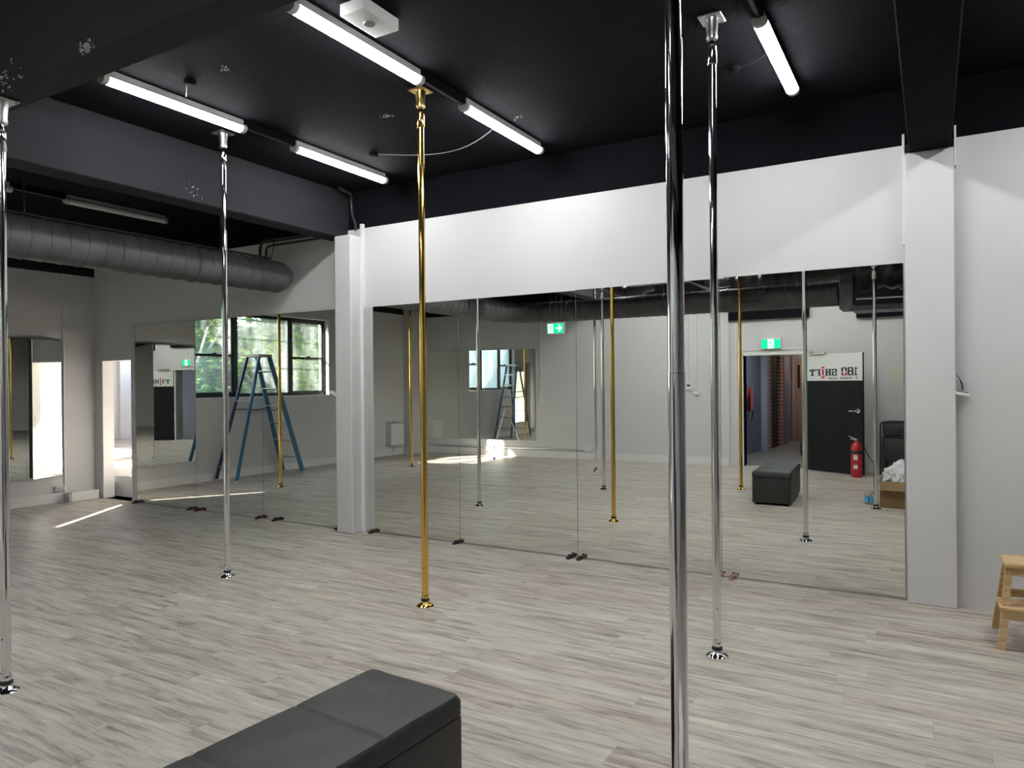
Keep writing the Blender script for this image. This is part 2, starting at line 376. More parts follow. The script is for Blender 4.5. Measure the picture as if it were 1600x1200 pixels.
# ---- window in the left wall
wr = thing('window_1', 'wide black framed window onto trees, seen in the left mirrors', None, (XL-.13, 0, 0), kind='structure')
def bars(segs, t=.05):
    b = MB()
    for (y0, y1, z0, z1) in segs: b.box(-t/2, t/2, y0, y1, z0, z1, .004, 1)
    return b
bars([(WYA, WYB, WZA, WZA+.06), (WYA, WYB, WZB-.06, WZB), (WYA, WYA+.05, WZA, WZB), (WYB-.05, WYB, WZA, WZB), (3.26, 3.36, WZA, WZB), (2.04, 2.14, WZA, WZB)], .07).build('window_frame', 'winframe', wr)
for (y0, y1) in ((3.36, WYB-.05), (WYA+.05, 2.04)):
    s_ = bars([(y0, y1, 2.045, 2.085), (y0, y1, WZA+.06, WZA+.085), (y0, y1, WZB-.085, WZB-.06), (y0, y0+.022, WZA+.06, WZB-.06), (y1-.022, y1, WZA+.06, WZB-.06)], .045).build('sash', 'winframe', wr)
    yc = (y0+y1)/2; MB().box(-.01, .05, yc-.04, yc+.04, 2.08, 2.105, .004, 1).build('sash_lock', 'winframe', s_)
for (y0, y1) in ((3.36, WYB-.05), (2.14, 3.26), (WYA+.05, 2.04)):
    MB().box(-.003, .003, y0, y1, WZA+.06, WZB-.06).build('pane', 'glass', wr)
b = MB(); b.box(-.13, .15, WYA-.02, WYB+.02, WZA-.02, WZA); b.box(-.13, .13, WYA-.03, WYA, WZA-.02, WZB+.02); b.box(-.13, .13, WYB, WYB+.03, WZA-.02, WZB+.02); b.box(-.13, .13, WYA-.03, WYB+.03, WZB, WZB+.02)
tag(b.build('window_reveal', 'gloss_white', wr), 'white painted window reveal and sill')

# ------------------------------------------------------------------ next room behind the doorway
RF = .29
struct(MB().box(-17.2, -8.6, 6.02, 11.4, -.1, RF).build('floor.001', 'floor'), 'raised floor of the next room, seen through the doorway')
struct(MB().box(-10.4, -8.6, 6.005, 6.02, 0, RF).build('trim_13', 'gloss_white'), 'white riser at the edge of the raised floor')
struct(MB().box(-10.6, -8.6, 5.80, 6.02, -.2, 0.0).build('floor.002', 'floor'), 'strip of floor inside the doorway')
b = MB(); b.box(-17.3, -17.0, 5.93, 11.4, 0, 3.6); b.box(-17.0, -16.9, 10.2, 11.3, 0, 3.6)
struct(b.build('wall_far', 'wall'), 'pale far wall of the next room')
struct(MB().box(-17.3, -10.2, 5.785, 5.93, 0, 3.6).build('wall_side', 'wall'), 'outer side wall of the next room')
struct(MB().box(-8.7, -8.55, 5.93, 11.4, 0, 3.6).build('wall_side.001', 'wall'), 'inner side wall of the next room')
b = MB(); W2 = 0
b.box(-17.3, -8.55, 11.2, 11.35, 0, 2.0); b.box(-17.3, -8.55, 11.2, 11.35, 3.42, 3.6); xs = [-17.3, -16.8, -14.9, -14.6, -13.2, -12.3, -9.2, -8.55]
for i in (0, 2, 4, 6): b.box(xs[i], xs[i+1], 11.2, 11.35, 2.0, 3.42)
struct(b.build('wall_window_side', 'wall'), 'window wall of the next room, out of direct view')
# unseen roof; the slot is added to send a sun blade through the doorway
def uv_pt(u, v): # u across the sun azimuth, v along it
    s = (.55, -.835); p = (.835, .55); k = .55**2+.835**2
    return ((u*p[0]+v*s[0])/k, (u*p[1]+v*s[1])/k)
def roof_clip(poly, u, keep_less):
    out = []; f = lambda q: (q[0]*.835+q[1]*.55 - u)*(1 if keep_less else -1)
    for i in range(len(poly)):
        a, c = poly[i], poly[(i+1) % len(poly)]
        if f(a) <= 0: out.append(a)
        if f(a)*f(c) < 0:
            t = f(a)/(f(a)-f(c)); out.append((a[0]+(c[0]-a[0])*t, a[1]+(c[1]-a[1])*t))
    return out
rect = [(-17.3, 6.0), (-8.55, 6.0), (-8.55, 11.4), (-17.3, 11.4)]
US = -4.66
b = MB(); b.poly([(x, y, 3.6) for x, y in roof_clip(rect, US, True)], (0, 0, .05)); b.poly([(x, y, 3.6) for x, y in roof_clip(rect, US+.35, False)], (0, 0, .05)); b.box(-13.5, -8.6, 5.8, 9.9, 3.65, 3.70)
struct(b.build('ceiling.001', 'wall'), 'unseen ceiling of the next room with a slot added for the sun blade')
tag(MB().box(-17.0, -16.96, 9.5, 9.52, .5, .72).box(-16.99, -16.96, 9.44, 9.58, .42, .5, .005, 1).build('wall_socket', 'plastic_w'), 'small white socket on the far wall beyond the doorway', 'socket')

# ------------------------------------------------------------------ mirrors
def mirror(x0, x1, z1, label, group='tall frameless mirrors on the front wall', tilt=0.0):
    r = thing('wall_mirror', label, 'mirror', ((x0+x1)/2, MY, 0), tilt, group)
    w = (x1-x0)/2-.002
    MB().box(-w, w, 0, .005, .012, z1).build('mirror_glass', 'mirror', r)
    b = MB(); b.box(-w-.0015, -w, -.0004, .006, .012, z1); b.box(w, w+.0015, -.0004, .006, .012, z1)
    build_each(b, 'polished_edge', 'mirror_edge', r)
    return r
mirror(-9.215, -7.98, 2.375, 'tall mirror panel beside the doorway at the far left of the mirror wall')
mirror(-7.98, -6.75, 2.375, 'tall mirror panel second from the doorway, showing half the reflected window')
mirror(-6.75, -5.425, 2.375, 'tall mirror panel touching the left side of the narrow white pilaster')
mirror(-5.165, -3.97, 2.37, 'tall mirror panel touching the right side of the narrow white pilaster, behind the brass pole')
mirror(-3.97, -2.71, 2.37, 'tall mirror panel reflecting the green arrow exit sign')
mirror(-2.71, -1.45, 2.375, 'tall mirror panel behind the nearest chrome pole')
mirror(-1.45, -.165, 2.38, 'tall mirror panel against the wide pilaster, reflecting the lettered door')
def flat_mirror(name, label, p0, p1, z0, z1, group=None):
    p0, p1 = Vector(p0), Vector(p1); dd = p1-p0; L = dd.length
    r = thing(name, label, 'mirror', (*((p0+p1)/2), z0), math.atan2(dd.y, dd.x), group)
    MB().box(-L/2+.001, L/2-.001, -.004, .004, 0, z1-z0).build('mirror_glass', 'mirror', r)
    return r
flat_mirror('wall_mirror', 'wider half of the low mirror on the side wall left of the bright doorway', (XL+.008, 4.17), (XL+.029, 4.925), .36, 2.19, 'low mirror halves on the side wall')
flat_mirror('wall_mirror', 'narrow angled half of the low side wall mirror, showing the bright doorway', (XL+.085, 4.93), (XL+.008, 5.33), .36, 2.19, 'low mirror halves on the side wall')
MB().poly([(XL, 4.932, .37), (XL+.079, 4.932, .37), (XL+.003, 5.328, .37)], (0, 0, 1.81)).build('mirror_backing', 'mirror_edge', [o for o in bpy.data.objects if o.name.startswith('wall_mirror')][-1])
bo = [o for o in bpy.data.objects if o.name.startswith('mirror_backing')][-1]; bo.matrix_parent_inverse = (Matrix.Translation(bo.parent.location) @ Matrix.Rotation(bo.parent.rotation_euler.z, 4, 'Z')).inverted()
La = (Bp-A).length
def onback(x, off=0):
    t = (x-A.x)/d.x; p = A+d*t+nrm*off; return p
for i, (xa, xb, lb) in enumerate([(-9.94, -9.05, 'reflected mirror panel on the angled wall, nearest the corner'), (-9.05, -8.10, 'reflected middle mirror panel on the angled wall'), (-8.10, -7.16, 'reflected mirror panel on the angled wall showing the ladder')]):
    flat_mirror('wall_mirror', lb, onback(xa, .006), onback(xb, .006), .34, 2.27, 'mirror panels on the angled back wall')

# small wedges holding the mirror feet
def wedge(x, mt, label, rz=0.0, y=MY-.03):
    r = thing('mirror_wedge', label, 'wedge', (x, y, 0), rz, 'little plastic wedges under the mirrors')
    MB().poly([(-.03, -.05, 0), (.0, -.05, 0), (.0, .04, 0), (-.03, .04, 0)], (0, 0, .012)).poly([(-.028, -.045, .012), (-.002, -.045, .012), (-.002, .035, .012), (-.028, .035, .012)], (0, 0, .010)).build('lower_wedge', mt, r)
    MB().box(-.03, .03, -.012, .012, .022, .038, .003, 1, Matrix.Rotation(.5, 4, 'Z')).build('upper_wedge', mt, r)
wedge(-9.17, 'blackplastic', 'black wedge at the mirror foot beside the doorway')
wedge(-8.03, 'wedge_r', 'dark red wedge left of the first mirror seam')
wedge(-7.88, 'wedge_r', 'dark red wedge right of the first mirror seam')
wedge(-6.78, 'wedge_r', 'dark red wedge at the second mirror seam', .2)
wedge(-6.50, 'blackplastic', 'black wedge right of the second mirror seam', .1)
wedge(-5.52, 'blackplastic', 'black wedge touching the narrow pilaster foot')
wedge(-5.05, 'wedge_r', 'dark wedge right of the narrow pilaster foot')
wedge(-3.98, 'blackplastic', 'black wedge at the seam right of the brass pole')
wedge(-2.76, 'blackplastic', 'black wedge of the pair at the middle seam')
wedge(-2.66, 'wedge_r', 'dark red wedge of the pair at the middle seam')
wedge(-1.46, 'wedge_p', 'pinkish wedge left of the rightmost mirror seam')
wedge(-1.35, 'wedge_p', 'pinkish wedge right of the rightmost mirror seam')

# ------------------------------------------------------------------ poles
def make_pole(met, platem, top, label, loc):
    r = thing('dance_pole', label, 'pole', loc, 0, ('brass' if met == 'brass' else 'chrome') + ' dance poles')
    R = .0235
    j = top*.52
    MB().lathe([(R, .045), (R, j), (R-.0012, j+.001), (R-.0012, j+.5), (R-.0012, top-.26)], n=28).build('pole_shaft', met, r, True)
    MB().lathe([(.062, 0), (.062, .003), (.055, .010), (.040, .018), (.030, .024), (.027, .032), (.027, .036)], n=32).build('base_flange', met, r, True)
    tag(MB().lathe([(.0275, .034), (.0295, .038), (.0295, .052), (.027, .056)], n=28).build('rubber_ring', 'blackplastic', r, True), 'black ring above the flange')
    MB().lathe([(R+.002, .056), (R+.003, .062), (R+.003, .075), (R+.0005, .08)], n=28).build('lower_collar', met, r, True)
    b = MB()
    for a, z in ((-1.8, .095), (-1.2, .27)):
        b.lathe([(.0035, 0), (.0035, .003)], (R*math.cos(a), R*math.sin(a), z), 8, Matrix.Rotation(a, 4, 'Z') @ Matrix.Rotation(PI/2, 4, 'Y'))
    build_each(b, 'set_screw', 'blackplastic', r)
    MB().lathe([(R, top-.27), (R+.003, top-.265), (R+.003, top-.17), (R-.006, top-.16), (R-.010, top-.15), (R-.010, top-.13)], n=28).build('upper_collar', met, r, True)
    MB().lathe([(.030, top-.125), (.033, top-.115), (.030, top-.09), (.036, top-.02), (.040, top-.008)], n=20).build('ceiling_socket', platem, r, True)
    b = MB().box(-.065, .065, -.065, .065, top-.012, top-.002, .002, 1)
    for x in (-.05, .05):
        for y in (-.05, .05): b.lathe([(.006, top-.018), (.006, top-.012)], (x, y, 0), 8)
    b.build('ceiling_plate', platem, r)
    return r
P = [('chrome', 'galv', CEIL, 'chrome dance pole standing before the left bank of mirrors', (-4.97, 3.88, 0)),
     ('brass', 'brass_plate', CEIL, 'brass dance pole standing in the centre of the floor', (-3.08, 4.04, 0)),
     ('chrome', 'galv', CEIL, 'chrome dance pole just right of the nearest, thickest looking pole', (-1.06, 4.10, 0)),
     ('chrome', 'galv', 3.04, 'nearest chrome dance pole, crossing the whole view', (-.585, 1.87, 0)),
     ('chrome', 'galv', 3.04, 'chrome dance pole at the left edge of the view', (-4.12, 1.87, 0)),
     ('chrome', 'galv', CEIL, 'chrome dance pole seen only in the mirror, nearest the back wall', (-5.08, -.04, 0)),
     ('brass', 'brass_plate', CEIL, 'brass dance pole by the ladder, seen in the left mirrors', (-8.60, 3.86, 0)),
     ('brass', 'brass_plate', CEIL, 'brass dance pole reflected near the far corner', (-8.46, .84, 0)),
     ('brass', 'brass_plate', CEIL, 'brass dance pole reflected in front of the corridor doorway', (-2.37, .98, 0))]
for met, pm, top, lb, loc in P: make_pole(met, pm, top, lb, loc)

# ------------------------------------------------------------------ batten lights
def make_light(on, label, x, y0, y1):
    L = y1-y0; r = thing('batten_light', label, 'ceiling light', (x, y0, CEIL), 0, 'lit ceiling battens' if on else 'unlit ceiling battens')
    R = .040; c = -.062
    def ring(rad, squ=.82): return lambda y: None
    def tubey(y_a, y_b, rad):
        b = MB(); n = 20; pr = []
        for k in range(n):
            a = 2*PI*k/n; pr.append((rad*math.cos(a), 0, c+rad*.82*math.sin(a)))
        return b.poly([(p[0], y_a, p[2]) for p in pr], (0, y_b-y_a, 0))
    def half(y_a, y_b, rad, a0, a1):
        pr = [(rad*math.cos(a0+(a1-a0)*k/14), c+rad*.82*math.sin(a0+(a1-a0)*k/14)) for k in range(15)]
        return MB().poly([(p[0], y_a, p[1]) for p in pr], (0, y_b-y_a, 0))
    half(.035, L-.035, R, PI*.93, 2.07*PI).build('diffuser', 'lamp' if on else 'lamp_off', r, True)
    half(.035, L-.035, R+.001, .07*PI, PI*.93).build('housing', 'plastic_g' if on else 'lamp_off', r, True)
    for a, e in ((0, .037), (L-.037, L)):
        tubey(a, e, R+.003).build('end_cap', 'plastic_g', r, True)
    MB().box(-.022, .022, .02, L-.02, -.036, .002).build('back_plate', 'plastic_g', r)
    return r
LX = [(-4.62, 'left'), (-2.90, 'middle'), (-.81, 'right')]
names = {(-4.62, 0): 'lit batten above the left chrome pole', (-4.62, 1): 'lit batten between the left chrome pole and the deep beam end',
         (-2.90, 0): 'lit batten ending above the brass pole', (-2.90, 1): 'lit batten right of the brass pole top',
         (-.81, 1): 'lit batten right of the chrome pole plate, near the wide beam'}
for x, nm in LX:
    for i, (a, e) in enumerate([(2.68, 3.80), (4.30, 5.48)]):
        if x > -1: a, e = (2.55, 3.65) if i == 0 else (4.13, 5.28)
        lb = names.get((x, i), 'lit batten overhead in the right-hand row, just above the view')
        make_light(True, lb, x, a, e)
    make_light(True, 'lit batten of the %s row behind the cross beam, above the viewer' % nm, x, -.80, .35)
make_light(True, 'lit batten beyond the wide beam, out of view', .95, 4.1, 5.25)
make_light(True, 'lit batten beyond the wide beam nearer the viewer, out of view', .95, 2.4, 3.55)
make_light(True, 'unseen batten added over the reflected door to brighten the back wall', -1.7, -1.3, -.15)  # added lamp, off the visible rows, lifts the back wall
make_light(True, 'unseen batten added over the reflected slanted wall to brighten it', -4.4, -1.3, -.15)  # second added lamp, brightens the slanted part of the back
make_light(False, 'unlit batten above the black duct', -8.0, 4.24, 5.42)
make_light(False, 'unlit batten cut by the left edge of the view', -8.0, 2.45, 3.72)
# conduits that join the battens in each row
for x, ya, yb, lb in ((-2.90, 3.80, 4.30, 'black conduit strip joining the battens by the brass pole'), (-4.62, 3.80, 4.30, 'black conduit strip joining the battens by the left chrome pole'),
                      (-.81, 3.65, 4.13, 'black conduit strip leading to the right batten'), (-8.0, 3.72, 4.24, 'black conduit strip between the unlit battens')):
    r = thing('conduit_strip', lb, 'conduit', (x, ya, CEIL), 0, 'black conduit strips on the ceiling')
    MB().box(-.028, .028, 0, yb-ya, -.05, .002).build('channel', 'black_shaded', r)
    MB().box(-.012, .012, 0, yb-ya, -.056, -.05).build('cover', 'blackplastic', r)
# emergency light
r = thing('emergency_light', 'white square emergency light on the ceiling by the top battens', 'emergency light', (-2.665, 2.90, CEIL), 0)
MB().box(-.085, .085, 0, .29, -.068, -.001, .004, 2).build('housing', 'plastic_w', r)
MB().lathe([(.030, -.076), (.034, -.070), (.034, -.067)], (0, .14, 0), 24).build('lens', 'lens', r, True)
MB().lathe([(.044, -.070), (.044, -.067)], (0, .14, 0), 24).build('lens_ring', 'plastic_w', r, True)
MB().lathe([(.004, -.002), (.004, .001)], (-.085, .10, -.03), 8, Matrix.Rotation(-PI/2, 4, 'Y')).build('indicator', 'blackplastic', r)
# junction boxes and cables on ceiling
def jbox(x, y, lb, path):
    r = thing('junction_box', lb, 'junction box', (x, y, CEIL), 0, 'black ceiling junction boxes')
    MB().lathe([(.030, -.034), (.038, -.028), (.040, -.001)], n=20).build('box', 'black_shaded', r, True)
    MB().tube([(px-x, py-y, -dz) for px, py, dz in path], .0035, 8).build('cable', M['plastic_g'] if x < -4.2 and y > 4 else M['blackmetal'], r, True)
def arc(p0, p1, sag, n=12, bend=(0, 0)):
    out = []
    for k in range(n+1):
        t = k/n; s = math.sin(PI*t)
        out.append((p0[0]+(p1[0]-p0[0])*t+bend[0]*s, p0[1]+(p1[1]-p0[1])*t+bend[1]*s, .005+sag*s))
    return out
jbox(-4.30, 3.10, 'junction box above the left long batten', arc((-4.33, 3.10), (-4.52, 3.22), .05))
jbox(-4.28, 4.92, 'junction box with a long grey cable behind the brass pole', arc((-4.28, 4.94), (-3.0, 4.92), .05, bend=(.05, .18)))
jbox(-1.10, 4.82, 'junction box left of the right-hand batten', arc((-1.08, 4.82), (-.86, 4.70), .02))
# flaked plaster patches
def flakes(name, lb, cx, cy, cz, n, sp, plane):
    b = MB()
    for _ in range(n):
        a, c_ = random.gauss(0, sp), random.gauss(0, sp*.6); s_ = random.uniform(.002, .007)
        pts = [(s_*random.uniform(.5, 1.3)*math.cos(t), s_*random.uniform(.5, 1.3)*math.sin(t)) for t in (0, 1.3, 2.6, 3.9, 5.2)]
        if plane == 'z': b.poly([(cx+a+p[0], cy+c_+p[1], cz) for p in pts], (0, 0, -.003))
        elif plane == 'x': b.poly([(cx, cy+a+p[0], cz+c_+p[1]) for p in pts], (.003, 0, 0))
        else: b.poly([(cx+a+p[0], cy, cz+c_+p[1]) for p in pts], (0, -.003, 0))
    o = b.build(name, 'chips'); tag(o, lb, 'paint chips', None, 'stuff')
flakes('paint_chips', 'flaked pale spots in the black ceiling near the left long batten', -3.95, 3.1, CEIL-.0005, 18, .022, 'z')
flakes('paint_chips', 'flaked pale spots in the black ceiling left of the brass pole', -3.6, 4.3, CEIL-.0005, 26, .03, 'z')
flakes('paint_chips', 'flaked pale spots in the black ceiling above the middle batten', -2.75, 4.85, CEIL-.0005, 12, .03, 'z')
flakes('paint_chips', 'pale flaked spots on the cross beam at top left', -3.25, 1.8195, 3.075, 60, .026, 'y')
flakes('paint_chips', 'pale flaked specks on the cross beam at the left edge', -3.95, 1.8195, 3.10, 40, .08, 'y')
flakes('paint_chips', 'pale flaked specks on the deep beam above the duct', -5.3995, 3.9, 3.22, 10, .05, 'x')

# ------------------------------------------------------------------ ducts
def duct_path():
    pts = []; x0, y0, z = -6.25, .66, 2.755; R = .55
    y = 5.50
    while y > y0+R: pts.append((x0, y, z)); y -= .05
    for k in range(13):
        a = k/12*PI/2; pts.append((x0+R-R*math.cos(a), y0+R-R*math.sin(a), z))
    x = x0+R+.05
    while x < -1.08: pts.append((x, y0, z)); x += .05
    return pts
dp = duct_path(); R0 = .172
rr = thing('ventilation_duct', 'long round black ventilation duct hanging below the ceiling on the left', 'duct', (-6.25, 5.5, 2.755))
loc0 = Vector((-6.25, 5.5, 2.755))
b = MB(); rs = []; pp = []; acc = 0.0
for i in range(len(dp)-1):
    a_, b_ = Vector(dp[i])-loc0, Vector(dp[i+1])-loc0; L_ = (b_-a_).length; t_ = 0.0
    pp.append(a_); rs.append(R0)
    acc += L_
    if acc > .115:
        acc = 0; m_ = a_.lerp(b_, .5); d_ = (b_-a_).normalized()
        for o_, e_ in ((-.006, 0), (-.003, .0055), (.003, .0055), (.006, 0)): pp.append(m_+d_*o_); rs.append(R0+e_)
pp.append(Vector(dp[-1])-loc0); rs.append(R0)
b.tube(pp, rs, 36); b.build('duct_body', 'duct', rr, True)
b = MB().tube([(0, -.02, 0), (0, .03, 0), (0, .10, 0), (0, .16, -.01), (0, .205, -.02), (0, .225, -.03)], [R0, R0+.004, R0-.006, R0-.03, R0-.075, .03], 36)
for v in b.bm.verts:
    if v.co.y > .01: v.co += Vector(noise.noise_vector(v.co*14))*.010
b.build('end_cap', 'duct', rr, True)
b = MB()
for i in (20, 70, 118, 160):
    p = Vector(dp[i])-loc0; q = Vector(dp[min(i+1, len(dp)-1)])-loc0; dr = (q-p).normalized()
    b.tube([p-dr*.012, p+dr*.012], R0+.009, 36)
build_each(b, 'joint_band', 'duct', rr, True)
MB().tube([Vector((-6.25, y, 2.755+R0+.012))-loc0 + Vector((.04, 0, 0)) for y in (1.3, 2.5, 4, 5.45)], .011, 8).build('pipe_on_top', 'blackmetal', rr, True)
b = MB()
for y in (4.84, 3.0, 1.7): b.box(-.005, .005, y-5.5-.004, y-5.5+.004, .17, CEIL-2.755-.002)
for x in (-5.2, -3.6, -1.6): b.box(x+6.25-.004, x+6.25+.004, .66-5.5-.004, .66-5.5+.004, .17, CEIL-2.755-.002)
build_each(b, 'hanger_rod', 'blackmetal', rr)
# grilles
def grille(name, cx, cy, cz, w, h, axis):
    b = MB(); t = .012
    def bx(u0, u1, z0, z1, d0, d1):
        if axis == 'y': b.box(cx+u0, cx+u1, cy+d0, cy+d1, cz+z0, cz+z1)
        else: b.box(cx+d0, cx+d1, cy+u0, cy+u1, cz+z0, cz+z1)
    bx(-w/2, w/2, -h/2, -h/2+t, 0, .02); bx(-w/2, w/2, h/2-t, h/2, 0, .02); bx(-w/2, -w/2+t, -h/2, h/2, 0, .02); bx(w/2-t, w/2, -h/2, h/2, 0, .02)
    n = 9
    for k in range(n): z = -h/2+t+(h-2*t)*(k+.5)/n; bx(-w/2+t, w/2-t, z-.003, z+.003, 0, .014)
    n = 16
    for k in range(n): x = -w/2+t+(w-2*t)*(k+.5)/n; bx(x-.002, x+.002, -h/2+t, h/2-t, 0, .010)
    bx(-w/2, w/2, -h/2, h/2, -.05, 0.0)
    for v in b.bm.verts: v.co -= loc0
    return b.build(name, 'blackmetal', rr)
grille('air_grille', -2.28, .66+R0-.005, 2.77, .44, .17, 'y'); grille('air_grille', -6.25+R0-.005, 2.2, 2.77, .44, .17, 'x')
r = thing('plenum_box', 'black square plenum box at the end of the reflected duct', 'duct box', (-1.07, .66, 2.755))
MB().box(0, .17, -.24, .24, -.24, .24, .008, 1).build('box', 'duct', r); MB().box(.15, 2.2, -.28, .28, -.27, -.20, .008, 1).build('drain_tray', 'blackmetal', r)
b = MB()
for sx in (.04, 1.9): b.box(sx-.005, sx+.005, -.005, .005, .20, CEIL-2.755-.002)
build_each(b, 'hanger_rod', 'blackmetal', r)
def wrinkled(path, rad, n=40, amp=.03, fr=9):
    b = MB(); pts = []; P_ = [Vector(p) for p in path]
    for a, c_ in zip(P_, P_[1:]):
        k = max(2, int((c_-a).length/.03))
        for i in range(k): pts.append(a.lerp(c_, i/k))
    pts.append(P_[-1]); b.tube(pts, [rad*(1+.06*math.sin(i*1.1)) for i in range(len(pts))], n)
    for v in b.bm.verts: v.co += Vector(noise.noise_vector(v.co*fr))*amp
    return b
tag(wrinkled([(-.86, .62, 3.02), (-.66, .60, 3.06), (-.4, .58, 3.04), (0.1, .52, 3.0), (.7, .5, 3.0)], .25).build('flexible_duct', 'flex', None, True), 'fat wrinkled black flexible duct reflected at the top right mirror corner', 'duct')
tag(wrinkled([(-3.1, -.05, 3.12), (-2.2, .0, 3.10), (-1.2, .05, 3.16), (-.5, .1, 3.24)], .16, 28, .018, 8).build('flexible_duct', 'flex', None, True), 'long black flexible duct running above the reflected round duct', 'duct')
tag(wrinkled([(-4.85, .12, 3.3), (-4.6, .15, 3.15), (-4.35, .2, 3.05), (-4.0, .05, 3.2)], .13, 28, .02, 8).build('flexible_duct', 'flex', None, True), 'short curled black flexible duct above the reflected round duct', 'duct')
# cable tray
r = thing('cable_tray', 'wire cable tray with loose grey cables reflected at the top of the mirror', 'cable tray', (-3.56, 1.0, 3.05))
b = MB()
for y in (-.15, -.05, .05, .15): b.tube([(-.5, y, 0), (.45, y, 0)], .004, 6)
for k in range(10): b.tube([(-.5+k*.1, -.15, .06), (-.5+k*.1, -.15, 0), (-.5+k*.1, .15, 0), (-.5+k*.1, .15, .06)], .003, 6)
b.build('wire_basket', 'galv', r); b = MB()
for k in range(5):
    b.tube([(-.4, -.1+.05*k, .02), (.0, .1-.04*k, .05), (.4, -.08+.03*k, .02), (.7, -.25+.02*k, -.10-.01*k), (1.0, -.30, -.09)], .005, 6)
build_each(b, 'loose_cable', 'plastic_g', r, True)
b = MB()
for sx in (-.4, .4): b.box(sx-.003, sx+.003, -.15, -.144, .0, CEIL-3.05-.002); b.box(sx-.003, sx+.003, .144, .15, .0, CEIL-3.05-.002)
build_each(b, 'hanger_rod', 'blackmetal', r)
# conduits on the mirror wall top
r = thing('wall_pipe', 'pair of black pipes along the wall top behind the duct end', 'pipe', (-6.70, 5.72, 3.0))
MB().tube([(0, 0, -.06), (0, 0, .13), (.015, 0, .18), (.05, 0, .21), (.10, 0, .22), (1.05, 0, .22)], .016, 10).build('front_pipe', 'blackmetal', r, True)
MB().tube([(.06, .035, -.05), (.06, .035, .12), (.085, .035, .155), (.14, .035, .165), (1.05, .035, .165)], .012, 10).build('back_pipe', 'blackmetal', r, True)
MB().tube([(.24, -.01, .25), (.25, -.02, .13), (.25, -.06, .0), (.20, -.10, -.09)], .004, 8).build('loose_wire', 'blackmetal', r, True)
tag(MB().tube([(-5.30, 5.55, 3.60), (-5.33, 5.75, 3.585), (-5.355, 5.79, 3.54), (-5.345, 5.79, 3.38), (-5.30, 5.79, 3.28), (-5.28, 5.78, 3.20)], .018, 10).build('bent_conduit', 'blackmetal', None, True), 'bent black conduit in the corner right of the deep beam', 'conduit')

# ------------------------------------------------------------------ exit signs
def man(b, cx, cz, s, y, e=-.002, flip=1):
    def quad(p, q, w):
        p, q = Vector(p), Vector(q); dd = (q-p).normalized(); n = Vector((-dd.y, dd.x))*w/2
        b.poly([(cx+flip*s*c[0], y, cz+s*c[1]) for c in (p+n, p-n, q-n, q+n)], (0, e, 0))
    b.poly([(cx+flip*s*(.10+.08*math.cos(t*PI/4)), y, cz+s*(.40+.08*math.sin(t*PI/4))) for t in range(8)], (0, e, 0))
    quad((.05, .30), (-.05, .0), .15); quad((.05, .27), (.26, .14), .07); quad((.02, .28), (-.20, .20), .07); quad((-.20, .20), (-.26, .06), .06)
    quad((-.03, .03), (.16, -.12), .10); quad((.16, -.12), (.10, -.38), .08); quad((-.05, .03), (-.14, -.20), .10); quad((-.14, -.20), (-.36, -.26), .08)
r = thing('exit_sign', 'green arrow exit sign hanging on rods, reflected in the middle of the mirrors', 'exit sign', (-5.10, 1.42, 2.41))
MB().box(-.15, .15, -.025, .025, -.09, .09, .008, 2).build('housing', 'plastic_w', r)
MB().box(-.138, .138, .025, .028, -.075, .072).build('sign_panel', 'green', r)
b = MB(); b.box(-.125, -.035, .028, .030, -.070, .067); b.build('white_field', 'signwhite', r)
b = MB(); man(b, -.08, 0, .13, .030, .002); b.build('running_figure', 'green', r)
b = MB(); b.box(.01, .09, .028, .031, -.010, .010); b.poly([(.05, .028, .055), (.07, .028, .055), (.12, .028, 0), (.07, .028, -.055), (.05, .028, -.055), (.10-.01, .028, 0)], (0, .003, 0)); b.build('arrow', 'signwhite', r)
b = MB()
for x in (-.10, .10): b.tube([(x, 0, .09), (x, 0, CEIL-2.41-.002)], .004, 8)
build_each(b, 'hanger_rod', 'blackmetal', r)
MB().tube([(0, 0, .085), (0, 0, .40), (.02, 0, .52), (.12, -.02, .58)], .005, 8).build('power_cable', 'blackmetal', r, True)
r = thing('exit_sign', 'green running figure exit sign over the doorway, reflected beside the brass pole', 'exit sign', (-2.46, -1.87, 2.21))
MB().box(-.17, .17, 0, .05, -.09, .11, .006, 1).build('housing', 'plastic_w', r)
MB().box(-.158, .158, .05, .053, -.080, .080).build('sign_panel', 'green', r)
MB().box(-.05, .05, .053, .055, -.078, .078).build('white_field', 'signwhite', r)
b = MB(); man(b, 0, 0, .15, .055, .002, -1); b.build('running_figure', 'green', r)
MB().box(-.008, .008, 0, .012, .11, .45).build('cable_conduit', 'plastic_w', r)

# ------------------------------------------------------------------ doorway to corridor with black lettered leaf
b = MB(); b.box(-2.99, -2.95, -2.11, -1.845, 0, 2.05, .004, 1); b.box(-1.95, -1.91, -2.11, -1.845, 0, 2.05, .004, 1); b.box(-2.99, -1.91, -2.11, -1.845, 2.01, 2.05, .004, 1)
b.box(-3.09, -1.80, -1.87, -1.858, 2.10, 2.118); b.box(-3.09, -3.075, -1.87, -1.858, 0, 2.60); b.box(-2.3-.6, -1.9, -1.87, -1.860, 2.56, 2.575)
struct(b.build('door_frame_2', 'gloss_white'), 'pale frame around the reflected corridor doorway').name = 'door_2'
hx, hy = -1.90, -1.83; fx, fy = -.955, -1.31; ang = math.atan2(fy-hy, fx-hx)
DL = thing('door_3', 'black door with a white lettered band standing open, seen in the mirror', None, (hx, hy, 0), ang, kind='structure')
Ld = math.hypot(fx-hx, fy-hy)
MB().box(0, Ld, -.04, 0, .01, 2.0, .002, 1).build('door_leaf', 'doorblack', DL)
MB().box(.0, Ld, 0, .003, 1.545, 2.0).build('sign_panel', 'plastic_w', DL)
